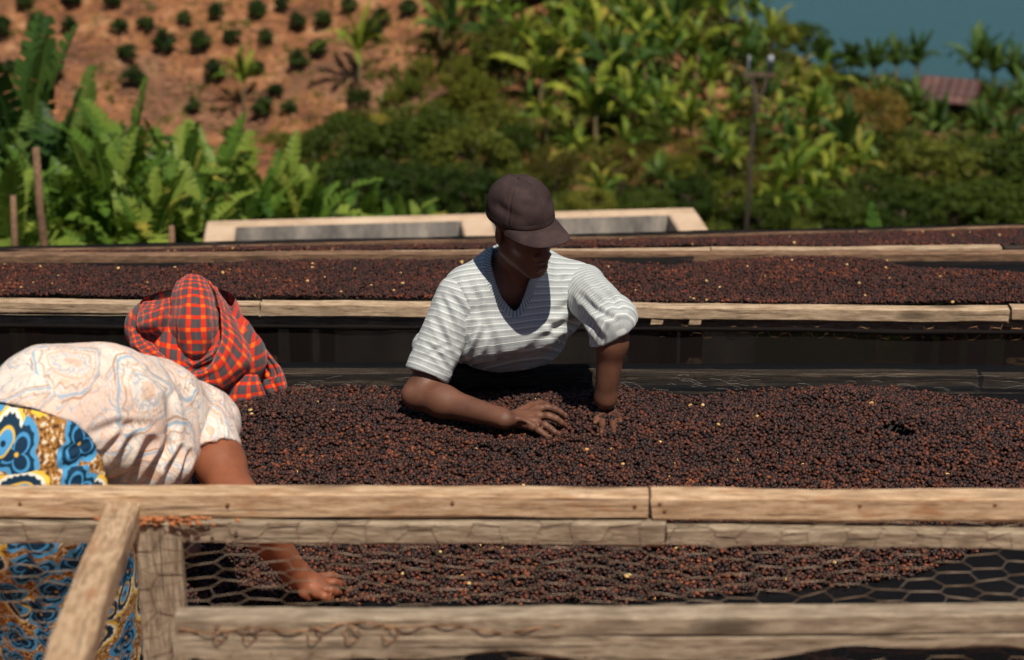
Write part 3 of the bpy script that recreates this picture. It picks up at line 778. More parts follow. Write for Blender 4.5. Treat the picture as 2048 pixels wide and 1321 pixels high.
def blades(P, per, ln, wd, seed):
    g = np.random.default_rng(seed); n = len(P) * per
    base = np.repeat(P, per, 0) + g.normal(size=(n, 3)) * np.array([ln * 0.35, ln * 0.35, 0.0])
    az = g.uniform(0, 6.283, n); lean = g.uniform(0.1, 0.8, n); l = ln * g.uniform(0.5, 1.3, n)
    d = np.stack([np.cos(az) * np.sin(lean), np.sin(az) * np.sin(lean), np.cos(lean)], -1)
    s = np.stack([-np.sin(az), np.cos(az), np.zeros(n)], -1) * wd
    tip = base + d * l[:, None] - np.array([0, 0, 1]) * (lean * l * 0.25)[:, None]; midp = base + d * l[:, None] * 0.55
    Vv = np.stack([base - s, base + s, midp + s * 0.8, tip, midp - s * 0.8], 1).reshape(-1, 3)
    return Vv, np.arange(n * 5).reshape(-1, 5)
def field_region(g):
    while True:
        px, py = g.uniform(-150, 900), g.uniform(-40, 310)
        if px < 880 - 0.9 * max(0, py - 60): return px, py
FP = tufts(1500, 18, field_region)
Vv, Ff = blades(FP[:650], 6, 0.16, 0.02, 16)
tag(obj("field_weeds", mesh("field_weeds", Vv, Ff, M['grass'])), "sparse weeds dotted over the bare orange field", "weeds", kind='stuff')
mb = MB(); g = np.random.default_rng(23)
for q in FP[650:]:
    s = g.uniform(0.04, 0.16); a = g.uniform(0, 3.1); d_ = Vector((math.cos(a), math.sin(a), 0)) * s; q = Vector(q)
    mb.tube([q - d_, q - d_ * 0.5 + Vector((0, 0, s * 0.25)), q + d_ * 0.5 + Vector((0, 0, s * 0.2)), q + d_], [s * 0.15, s * 0.6, s * 0.55, s * 0.1], 5)
tag(mb.build("soil_clods", M['mud']), "loose clods of soil strewn on the bare orange field", "soil", kind='stuff')
Vv, Ff = blades(TP, 9, 0.34, 0.026, 6)
tag(obj("hillside_grass", mesh("hillside_grass", Vv, Ff, M['grass'])), "weeds and grass growing over the green hillside", "grass", kind='stuff')
# ------------------------------------------------------------------ drying beds
def grid_mesh(P):                      # P (nv, nu, 3) -> verts, quads
    nv, nu = P.shape[:2]
    ii = (np.arange(nv - 1)[:, None] * nu + np.arange(nu - 1)[None, :]).ravel()
    return P.reshape(-1, 3), np.stack([ii, ii + 1, ii + nu + 1, ii + nu], -1)
def sheet(name, P, mat, parent, smooth=True):
    V, F = grid_mesh(P)
    return wobj(name, V, F, mat, parent, smooth)
def hexnet(name, fn, u0, u1, v0, v1, mat, parent, P=0.075, a=0.027, dv=0.031, r=0.0012, seed=0, skip=None):
    g = random.Random(seed); mb = MB(); jit = {}
    def node(x, j, s):
        k = (round(x, 4), j, s)
        if k not in jit: jit[k] = ((g.random() - 0.5) * 0.010, (g.random() - 0.5) * 0.010, (g.random() - 0.5) * 0.007)
        dx_, dy_, dz_ = jit[k]
        x2 = x + s * a / 2 + dx_
        return Vector(fn(x2, v0 + j * dv + dy_)) + Vector((0, 0, dz_))
    nj = int((v1 - v0) / dv); ni = int((u1 - u0) / P) + 1
    for j in range(nj + 1):
        for i in range(ni):
            x = u0 + (i + 0.5 * (j % 2)) * P
            A, B = node(x, j, -1), node(x, j, 1)
            if skip and skip((A + B) / 2): continue
            mb.tube([A, A.lerp(B, 0.5), B], [r * 1.1, r * 1.8, r * 1.1], 4, False)
            if j < nj:
                mb.tube([B, node(x + P / 2, j + 1, -1)], r, 4, False); mb.tube([A, node(x - P / 2, j + 1, 1)], r, 4, False)
    return mb.build(name, mat, parent, True)

# --- the empty bed in front -------------------------------------------------
YA = 3.42
A0, A1 = at(-700, 965, YA + 0.024), at(1294, 972, YA + 0.024)
A2, A3 = at(1300, 975, YA + 0.024), at(2750, 979, YA + 0.024)
zE = (A0.z + A3.z) / 2 - 0.052
ebed = empty("drying_bed", (0, 2.9, float(ground_z(0, 2.9)[0])), "empty drying bed frame of bare timber and chicken wire nearest the camera", "drying bed")
off = Vector((0, -0.024, -0.024))
railA = beam("rail", A0 + off, A1 + off, 0.046, 0.047, M['wood_tan'], ebed, 3, 0.004, 30, 0.5)
beam("rail", A2 + off + Vector((0, 0, -0.002)), A3 + off, 0.048, 0.050, M['wood_tan'], ebed, 8, 0.003, 26, 0.4)
beam("support_beam", at(-700, 1059, YA - 0.012), at(1330, 1061, YA - 0.012), 0.040, 0.045, M['wood_grey'], ebed, 5, 0.006, 30, 0.7)
beam("support_beam", at(1333, 1068, YA - 0.018), at(2750, 1084, YA - 0.018), 0.040, 0.032, M['wood_grey'], ebed, 6, 0.006, 26, 0.9)
YB = 2.95
B0, B1 = at(356, 1216, YB + 0.02), at(2850, 1196, YB + 0.02)
zB = B0.z
beam("rail", B0 + Vector((0, -0.022, -0.017)), B1 + Vector((0, -0.022, -0.017)), 0.044, 0.034, M['wood_grey'], ebed, 12, 0.005, 34, 0.4)
def wav(x): return 0.010 * math.sin(x * 9.1) + 0.006 * math.sin(x * 23.0) - (0.012 if x < -0.15 else 0.012 - 0.012 * min(1, (x + 0.15) * 8))
beam("support_beam", at(352, 1281, YB - 0.006), at(2850, 1270, YB - 0.006), 0.036, 0.030, M['wood_grey'], ebed, 14, 0.005, 60, 0.8, wave=wav)
# leg and the bar that runs up towards the camera
lt = at(317, 1046, YA - 0.03); gl = float(ground_z(lt.x, lt.y)[0]) - 0.1
beam("leg", lt, Vector((lt.x + 0.01, lt.y + 0.01, gl)), 0.030, 0.088, M['wood_grey'], ebed, 21, 0.004, 14, 0, up=Vector((1, 0, 0)))
d1 = ray(134, 1330); bar1 = Vector((0, 0, CZ)) + d1 * 2.75
bar0 = at(243, 1030, YA - 0.03)
beam("cross_bar", bar0, bar0 + (bar1 - bar0) * 1.35, 0.062, 0.045, M['wood_tan'], ebed, 31, 0.004, 22, 0.5)
def en(u, v):                                    # wire sheet between rail and support beam, sagging towards the camera
    sag = -0.030 * math.sin(max(0, min(1, (YA - v) / 1.2)) * math.pi) + 0.012 * math.sin(u * 4.1 + v * 3) + 0.006 * math.sin(u * 11)
    return (u, v, zE + 0.001 + sag * min(1, abs(YA - v) / 0.15) + (zB - 0.045 - zE) * (YA - v) / (YA - YB) * 0.95)
hexnet("wire_mesh", en, -1.9, 1.9, 2.30, YA, M['wire'], ebed, r=0.00074, seed=2, P=0.128, a=0.046, dv=0.0205)
# a wire end twisted along the lower rail
mb = MB(); pts = []
for i in range(90):
    u = i / 89; px = 358 + u * 760
    pts.append(at(px, 1257 + 5 * math.sin(u * 24) + 6 * math.sin(u * 9) - 3 * u, YB - 0.028 + 0.004 * math.sin(u * 60)))
mb.tube(pts, 0.0016, 4)
for px in (440, 500, 630, 705, 780):
    q = at(px, 1258, YB - 0.03); mb.tube([q + Vector((0.012 * math.cos(t), -0.004 * math.sin(t * 2), 0.014 * math.sin(t) - 0.01)) for t in np.linspace(0, 6.6, 12)], 0.0013, 4)
mb.build("tie_wire", M['wire_rust'], ebed, True)
# nail heads in the far rail
nailm = mesh("nail_head", [(0.004 * math.cos(k * 0.785), -0.001, 0.004 * math.sin(k * 0.785)) for k in range(8)] + [(0, -0.0022, 0)] + [(0.004 * math.cos(k * 0.785), 0.004, 0.004 * math.sin(k * 0.785)) for k in range(8)],
             [(k, (k + 1) % 8, 8) for k in range(8)] + [(k, 9 + k, 9 + (k + 1) % 8, (k + 1) % 8) for k in range(8)], M['wire_rust'])
for px_, py_ in ((40, 1008), (455, 1010), (905, 1006), (1270, 1012), (1320, 1008), (1330, 1022), (1720, 1012), (1990, 1010)):
    q = at(px_, py_, YA - 0.0245); n_ = obj("nail_head", nailm, ebed, tuple(q - world_loc(ebed)))
# red clay stuck on the leg's head
g = np.random.default_rng(3)
V = []; F = []
mb = MB()
for k in range(150):
    q = at(np.clip(g.normal(315, 55), 190, 480), 1036 + abs(g.normal()) * 6, YA - 0.046 - g.random() * 0.008)
    s = g.uniform(0.0016, 0.006)
    mb.tube([q + Vector((-s, 0, 0)), q + Vector((-s * 0.4, 0, s * 0.2)), q + Vector((s * 0.5, 0, 0)), q + Vector((s, 0, -s * .2))], [s * 0.25, s * 0.8, s * 0.7, s * 0.2], 6)
b = NB('red_clay'); M['clay'] = b.done(b.ramp(b.noise(b.coord(), 60.0, 3), [(0.3, (0.28, 0.09, 0.03)), (0.7, (0.52, 0.20, 0.08))]), 0.95)
mb.build("clay_daub", M['clay'], ebed, True)

# --- the bed the two people work on ----------------------------------------
Z1 = 0.800
YF, YN = 5.47, 4.04
bed1 = empty("drying_bed", (0, 4.78, float(ground_z(0, 4.78)[0])), "drying bed full of coffee that both workers lean over", "drying bed")
F0, F1 = at(-350, 733, YF + 0.02), at(1953, 737, YF + 0.02)
F2, F3 = at(1962, 741, YF + 0.02), at(2500, 748, YF + 0.02)
for k, (a, c) in enumerate(((F0, F1), (F2, F3))):
    beam("rail", a + Vector((0, -0.02, -0.024)), c + Vector((0, -0.02, -0.024)), 0.045, 0.040, M['wood_pale'], bed1, 41 + k, 0.003, 30, 0.3)
beam("support_beam", Vector((-2.2, YF, Z1 - 0.035)), Vector((2.4, YF, Z1 - 0.045)), 0.04, 0.05, M['wood_grey'], bed1, 43, 0.004, 24)
beam("rail", Vector((-0.75, YN - 0.03, Z1 - 0.024)), Vector((2.3, YN - 0.03, Z1 - 0.028)), 0.045, 0.042, M['wood_grey'], bed1, 44, 0.004, 24)
for x in (-1.6, -0.5, 0.7, 1.9):
    for y in (YF + 0.045, YN + 0.03):
        beam("leg", Vector((x, y, Z1 - 0.02)), Vector((x, y, float(ground_z(x, y)[0]) - 0.1)), 0.05, 0.06, M['wood_brown'], bed1, int(x * 7 + 60), 0.004, 8, 0, up=Vector((1, 0, 0)))
    beam("cross_bar", Vector((x, YN, Z1 - 0.055)), Vector((x, YF - 0.02, Z1 - 0.062)), 0.05, 0.045, M['wood_brown'], bed1, int(x * 9 + 70), 0.004, 10)
# shade net lining: down behind the far rail, over it, across the bed, over the near rail
def net_profile(x):
    zr = float(np.interp(x, [F0.x, F1.x, F3.x], [F0.z, F1.z, F3.z]))
    n1 = fbm(np.array([[x * 2.2, 1.0, 0]]), 1.0, 4)[0] - 0.5; n2 = fbm(np.array([[x * 3.1, 7.0, 0]]), 1.0, 6)[0] - 0.5
    hang = 0.30 + 0.05 * n2
    return [(YF + 0.075, zr - 0.42), (YF + 0.06, zr - 0.16), (YF + 0.034, zr + 0.002), (YF + 0.024, zr + 0.010 + 0.012 * max(0, n1 + 0.15)), (YF, zr + 0.007), (YF - 0.026, zr + 0.002),
            (YF - 0.031 - 0.004 * n1, zr - 0.012), (YF - 0.035, zr - 0.036), (YF - 0.055 - 0.02 * n2, Z1 + 0.004), (YF - 0.13, Z1 + 0.001), (YF - 0.4, Z1 - 0.004), (YF - 0.8, Z1 - 0.004), (YN + 0.25, Z1 - 0.002), (YN + 0.08, Z1), (YN + 0.015, Z1 + 0.004 + 0.006 * n1),
            (YN - 0.02, Z1 + 0.006), (YN - 0.06, Z1 + 0.002), (YN - 0.075, Z1 - 0.03), (YN - 0.085, Z1 - 0.12 + 0.03 * n2)]
xs1 = np.linspace(-2.2, 2.4, 190)
Pn = np.array([[(x, y, z) for (y, z) in net_profile(x)] for x in xs1]).transpose(1, 0, 2)
sheet("shade_net", Pn, M['net'], bed1)
# stray net threads along the far lining
mb = MB(); g = random.Random(9)
for k in range(60):
    px = g.uniform(560, 2040); q = at(px, g.uniform(752, 785), YF - 0.05 - g.random() * 0.02)
    L_ = g.uniform(0.02, 0.07); a = g.uniform(-0.3, 0.3)
    mb.tube([q, q + Vector((L_ * 0.5, -0.004, L_ * 0.3 * a + 0.004)), q + Vector((L_, -0.008, L_ * a))], 0.0006, 3)
b = NB('pale_thread'); M['thread'] = b.done((0.22, 0.20, 0.17), 0.7)
tag(mb.build("loose_threads", M['thread'], bed1), kind='stuff')

# --- second bed -------------------------------------------------------------
def patch(nl, nr, fl_, fr_):
    nl, nr, fl_, fr_ = (np.array(v) for v in (nl, nr, fl_, fr_))
    def f(u, v):
        u = np.asarray(u, float)[..., None]; v = np.asarray(v, float)[..., None]
        return (nl * (1 - u) + nr * u) * (1 - v) + (fl_ * (1 - u) + fr_ * u) * v
    return f
Y2, Y2f = 6.42, 7.48
n0, n1 = at(-300, 594, Y2), at(2350, 614, Y2)
f0, f1 = at(-300, 517, Y2f), at(2350, 512, Y2f)
bed2 = empty("drying_bed", (0, 6.9, float(ground_z(0, 6.9)[0])), "drying bed of coffee with pale front rail directly behind the capped worker", "drying bed")
def along(a, c, px, dz=0.0, dy=0.0):
    # the point of line a-c seen at picture column px
    pa, pc = proj(np.array([tuple(a), tuple(c)])); t = (px - pa[0]) / (pc[0] - pa[0])
    p = Vector(a).lerp(Vector(c), t); return p + Vector((0, dy, dz))
for k, (pa, pc, hh) in enumerate(((-300, 520, 0.036), (523, 2012, 0.044), (2018, 2350, 0.042))):
    o2 = Vector((0, -0.022, -hh / 2 + (0.0 if k else -0.002) + (0.004 if k == 2 else 0)))
    beam("rail", along(n0, n1, pa) + o2, along(n0, n1, pc) + o2, 0.048, hh, M['wood_pale'], bed2, 51 + k, 0.004, 26, 0.4)
s0, s1 = at(-300, 640, Y2 + 0.03), at(2350, 650, Y2 + 0.03)
beam("support_beam", s0, s1, 0.04, 0.040, M['wood_grey'], bed2, 55, 0.006, 26, 0.5)
for px in (1312, 1388):
    q = along(n0, n1, px, -0.052, -0.02); beam("spacer_block", q - Vector((0.02, 0, 0)), q + Vector((0.02, 0, 0)), 0.05, 0.022, M['wood_pale'], bed2, 3, 0.001, 4)
beam("rail", Vector(f0) + Vector((0, 0.02, -0.012)), Vector(f1) + Vector((0, 0.02, -0.012)), 0.045, 0.05, M['wood_brown'], bed2, 57, 0.004, 24)
for x in (-1.9, -0.85, 0.62, 1.75):
    for y, zt_ in ((Y2 + 0.07, n0.z - 0.06), (Y2f, f0.z - 0.04)):
        beam("leg", Vector((x, y, zt_)), Vector((x, y, float(ground_z(x, y)[0]) - 0.1)), 0.05, 0.075, M['wood_brown'], bed2, int(x * 5 + 90), 0.004, 8, 0, up=Vector((1, 0, 0)))
hexnet("wire_mesh", lambda u, v: (u, Y2 - 0.03 + 0.004 * math.sin(u * 30), float(np.interp(u, [n0.x, n1.x], [n0.z, n1.z])) - 0.030 - v), 0.52, 2.3, 0.0, 0.085, M['wire_rust'], bed2, P=0.075, a=0.026, dv=0.021, r=0.0014, seed=5)
P2 = patch(n0 + Vector((0, 0, -0.03)), n1 + Vector((0, 0, -0.03)), f0 + Vector((0, 0, -0.02)), f1 + Vector((0, 0, -0.02)))
us, vs_ = np.linspace(0, 1, 120), np.linspace(0.02, 1.0, 14)
UU, VV = np.meshgrid(us, vs_); Pb = P2(UU, VV)
# lining with its far edge pulled up over the far rail
ext = []
for dy_, dz_ in ((0.0, 0.016), (0.03, 0.022), (0.055, 0.0), (0.07, -0.15)):
    row = Pb[-1].copy(); row[:, 1] += dy_; row[:, 2] += dz_ + 0.016 * (fbm(np.stack([us * 14, us * 0, us * 0], -1), 1.0, 8) - 0.5); ext.append(row)
sheet("shade_net", np.concatenate([Pb, np.array(ext)]), M['net'], bed2)
# net skirt hanging from the front beam down to the ground
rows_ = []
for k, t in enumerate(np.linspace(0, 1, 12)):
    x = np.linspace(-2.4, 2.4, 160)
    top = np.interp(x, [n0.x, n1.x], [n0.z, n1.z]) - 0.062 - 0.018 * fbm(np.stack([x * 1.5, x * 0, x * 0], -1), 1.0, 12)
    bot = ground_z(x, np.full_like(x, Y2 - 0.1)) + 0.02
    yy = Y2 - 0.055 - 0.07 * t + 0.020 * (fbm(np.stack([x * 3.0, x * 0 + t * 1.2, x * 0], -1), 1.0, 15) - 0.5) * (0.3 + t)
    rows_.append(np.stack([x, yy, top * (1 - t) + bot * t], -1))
sheet("net_skirt", np.array(rows_), M['net_brown'], bed2)
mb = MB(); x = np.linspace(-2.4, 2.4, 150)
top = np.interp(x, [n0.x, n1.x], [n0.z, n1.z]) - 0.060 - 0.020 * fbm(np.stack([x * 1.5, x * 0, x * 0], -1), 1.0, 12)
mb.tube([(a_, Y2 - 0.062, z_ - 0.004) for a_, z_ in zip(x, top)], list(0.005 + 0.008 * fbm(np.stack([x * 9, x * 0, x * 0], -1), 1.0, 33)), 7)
mb.build("net_roll", M['net_brown'], bed2, True)

# --- third bed ---------------------------------------------------------------
Y3, Y3f = 7.98, 9.1
m0, m1 = at(-300, 513, Y3), at(2350, 484, Y3)
g0_, g1_ = at(-300, 516, Y3f), at(2350, 455, Y3f)
bed3 = empty("drying_bed", (0, 8.5, float(ground_z(0, 8.5)[0])), "farthest drying bed, rising to the right in front of the concrete tank", "drying bed")
o3 = Vector((0, -0.02, -0.016))
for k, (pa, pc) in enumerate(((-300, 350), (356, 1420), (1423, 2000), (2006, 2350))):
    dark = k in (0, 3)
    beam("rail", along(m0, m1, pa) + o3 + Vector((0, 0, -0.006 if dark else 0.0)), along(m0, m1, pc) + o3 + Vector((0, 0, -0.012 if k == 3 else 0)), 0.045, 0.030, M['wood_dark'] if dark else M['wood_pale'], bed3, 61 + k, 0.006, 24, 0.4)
beam("support_beam", m0 + Vector((0, 0.03, -0.055)), m1 + Vector((0, 0.03, -0.055)), 0.04, 0.045, M['wood_grey'], bed3, 65, 0.006, 24, 0.5)
beam("rail", g0_ + Vector((0, 0.02, 0.0)), g1_ + Vector((0, 0.02, 0.0)), 0.045, 0.04, M['wood_brown'], bed3, 66, 0.004, 24)
for x in (-2.2, -0.9, 0.6, 2.0):
    for y, a, c in ((Y3 + 0.07, m0, m1), (Y3f, g0_, g1_)):
        zt_ = float(np.interp(x, [a.x, c.x], [a.z, c.z])) - 0.04
        beam("leg", Vector((x, y, zt_)), Vector((x, y, min(zt_ - 0.2, float(ground_z(x, y)[0]) - 0.1))), 0.05, 0.075, M['wood_brown'], bed3, int(x * 5 + 120), 0.004, 8, 0, up=Vector((1, 0, 0)))
P3 = patch(m0 + Vector((0, 0, -0.02)), m1 + Vector((0, 0, -0.02)), g0_ + Vector((0, 0, -0.015)), g1_ + Vector((0, 0, -0.015)))
Pb = P3(UU, VV); ext = []
for dy_, dz_ in ((0.0, 0.035), (0.03, 0.045), (0.055, 0.02), (0.07, -0.2)):
    row = Pb[-1].copy(); row[:, 1] += dy_; row[:, 2] += dz_ + 0.012 * (fbm(np.stack([us * 14, us * 0, us * 0], -1), 1.0, 18) - 0.5); ext.append(row)
sheet("shade_net", np.concatenate([Pb, np.array(ext)]), M['net'], bed3)
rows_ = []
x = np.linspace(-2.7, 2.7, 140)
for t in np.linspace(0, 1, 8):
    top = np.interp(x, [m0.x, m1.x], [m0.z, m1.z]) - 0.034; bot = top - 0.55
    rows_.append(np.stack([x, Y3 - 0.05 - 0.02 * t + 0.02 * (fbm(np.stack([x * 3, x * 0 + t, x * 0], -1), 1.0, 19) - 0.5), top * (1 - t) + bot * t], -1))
sheet("net_skirt", np.array(rows_), M['net_brown'], bed3)

# ------------------------------------------------------------------ coffee cherries
def cherry(seed, groove):
    import bmesh
    bm = bmesh.new(); bmesh.ops.create_icosphere(bm, subdivisions=2, radius=1.0)
    V = np.array([v.co[:] for v in bm.verts])
    n = vnoise(V + seed * 3.1, 1.7, seed) - 0.5
    V = V * (1 + 0.12 * n[:, None])
    if groove: V[:, 2] -= 0.20 * np.exp(-(V[:, 1] / 0.16) ** 2) * (V[:, 2] > 0.1)
    V *= np.array([1.25, 0.95, 0.88]) if not groove else np.array([1.2, 0.95, 0.7])
    F = [tuple(v.index for v in f.verts) for f in bm.faces]; bm.free()
    return V, F
def bean_tree(name, protos):
    t = bpy.data.node_groups.new(name, 'GeometryNodeTree')
    t.interface.new_socket("Geometry", in_out='INPUT', socket_type='NodeSocketGeometry')
    t.interface.new_socket("Geometry", in_out='OUTPUT', socket_type='NodeSocketGeometry')
    gi, go = t.nodes.new('NodeGroupInput'), t.nodes.new('NodeGroupOutput')
    j = t.nodes.new('GeometryNodeGeometryToInstance')
    for p in protos:
        oi = t.nodes.new('GeometryNodeObjectInfo'); oi.inputs['Object'].default_value = p
        t.links.new(oi.outputs['Geometry'], j.inputs[0])
    ip = t.nodes.new('GeometryNodeInstanceOnPoints'); ip.inputs['Pick Instance'].default_value = True
    def na(nm, typ):
        a = t.nodes.new('GeometryNodeInputNamedAttribute'); a.data_type = typ; a.inputs[0].default_value = nm; return a.outputs[0]
    t.links.new(gi.outputs[0], ip.inputs['Points']); t.links.new(j.outputs[0], ip.inputs['Instance'])
    t.links.new(na('rot', 'FLOAT_VECTOR'), ip.inputs['Rotation']); t.links.new(na('size', 'FLOAT'), ip.inputs['Scale']); t.links.new(na('pick', 'INT'), ip.inputs['Instance Index'])
    t.links.new(ip.outputs[0], go.inputs[0])
    return t
def bean_stuff(name, P, label, mat, size, seed, tone_shift=0.0):
    protos = [bpy.data.objects.new("cherry", mesh("cherry", *cherry(s + seed, s == 3), mat, True)) for s in range(4)]
    g = np.random.default_rng(seed); n = len(P)
    c = P.mean(0); me = bpy.data.meshes.new(name)
    me.vertices.add(n); me.vertices.foreach_set("co", (P - c).astype(np.float32).ravel())
    tone = g.random(n) ** 1.0 * 0.965
    tone = np.clip(tone * (0.55 + 0.7 * fbm(P, 5.0, seed)) + tone_shift, 0, 0.968)
    pale = g.random(n) < 0.003; tone[pale] = g.uniform(0.985, 1.0, pale.sum())
    set_attr(me, 'rot', g.uniform(-3.2, 3.2, (n, 3)) * np.array([0.25, 0.25, 1])); set_attr(me, 'size', size * g.uniform(0.72, 1.14, n)); set_attr(me, 'tone', tone)
    a = me.attributes.new('pick', 'INT', 'POINT'); pk = g.integers(0, 3, n).astype(np.int32); pk[pale] = 3; a.data.foreach_set("value", pk)
    o = obj(name, me, None, tuple(c)); md = o.modifiers.new("cherries", 'NODES'); md.node_group = bean_tree(name, protos)
    tag(o, label, "coffee", kind='stuff')
    return o
def smooth01(x): x = np.clip(x, 0, 1); return x * x * (3 - 2 * x)
# bed one: far and near outline of the heap as it lies on the net
FAR1 = ([-400, 440, 560, 700, 790, 830, 900, 1000, 1100, 1180, 1215, 1260, 1330, 1400, 1450, 1520, 1600, 1690, 1760, 1830, 1930, 2048, 2400],
        [770, 772, 766, 768, 772, 790, 797, 784, 780, 777, 768, 774, 784, 792, 784, 777, 777, 766, 774, 778, 790, 802, 815])
NEAR1 = ([-400, 1250, 1330, 1500, 1700, 1810, 1890, 1990, 2400], [1206, 1204, 1198, 1184, 1170, 1152, 1126, 1085, 1000])
def heap1(x, y):
    P0 = np.stack([x, y, np.full_like(x, Z1)], -1); pq = proj(P0)
    e = np.minimum((pq[:, 1] - np.interp(pq[:, 0], *FAR1) - 16) / 90.0, (np.interp(pq[:, 0], *NEAR1) - pq[:, 1]) / 60.0)
    hgt = 0.004 + 0.042 * smooth01(e) + 0.030 * (fbm(np.stack([x * 3.0, y * 3.0, x * 0], -1), 1.0, 2) - 0.5) * smooth01(e) + 0.022 * (fbm(np.stack([x * 9.0, y * 9.0, x * 0], -1), 1.0, 22) - 0.5) * smooth01(e) + 0.0035 * np.sin((x * 0.5 + y) * 75 + 6 * vnoise(np.stack([x * 2, y * 2, x * 0], -1), 1.0, 3)) * smooth01(e) * (vnoise(np.stack([x * 1.7, y * 2.2, x * 0], -1), 1.0, 9) > 0.5)
    def bumpat(px, py, r, hh, sx=1.0):
        c = atz(px, py, Z1 + 0.03); return hh * np.exp(-(((x - c.x) / sx) ** 2 + (y - c.y) ** 2) / r ** 2)
    hgt += bumpat(1690, 800, 0.10, 0.035, 1.6) + bumpat(1214, 804, 0.068, 0.052) + bumpat(1060, 800, 0.07, 0.022, 1.7) + bumpat(1480, 810, 0.08, 0.018, 1.5) - bumpat(960, 870, 0.07, 0.018, 1.8)
    hole = ((pq[:, 0] - 1795) / 40.0) ** 2 + ((pq[:, 1] - 895 - 0.25 * (pq[:, 0] - 1795)) / 12.0) ** 2
    return hgt, e, hole
def bed1_points(step, zoff, seed):
    g = np.random.default_rng(seed)
    X, Y = np.meshgrid(np.arange(-1.85, 1.95, step), np.arange(YN - 0.02, YF - 0.03, step * 0.92))
    X = X + (np.arange(X.shape[0]) % 2)[:, None] * step / 2
    x = X.ravel() + g.normal(size=X.size) * step * 0.26; y = Y.ravel() + g.normal(size=X.size) * step * 0.26
    hgt, e, hole = heap1(x, y)
    P = np.stack([x, y, Z1 + np.maximum(hgt, 0.003) + zoff + g.normal(size=len(x)) * 0.0028], -1)
    keep = (e > -0.12 + 0.10 * g.random(len(x))) & (hole > 1.0 - 0.3 * g.random(len(x)))
    # sparse strays past the edge
    return P[keep]
PB1 = np.concatenate([bed1_points(0.0112, 0.0, 31), bed1_points(0.0118, 0.0070, 32)])
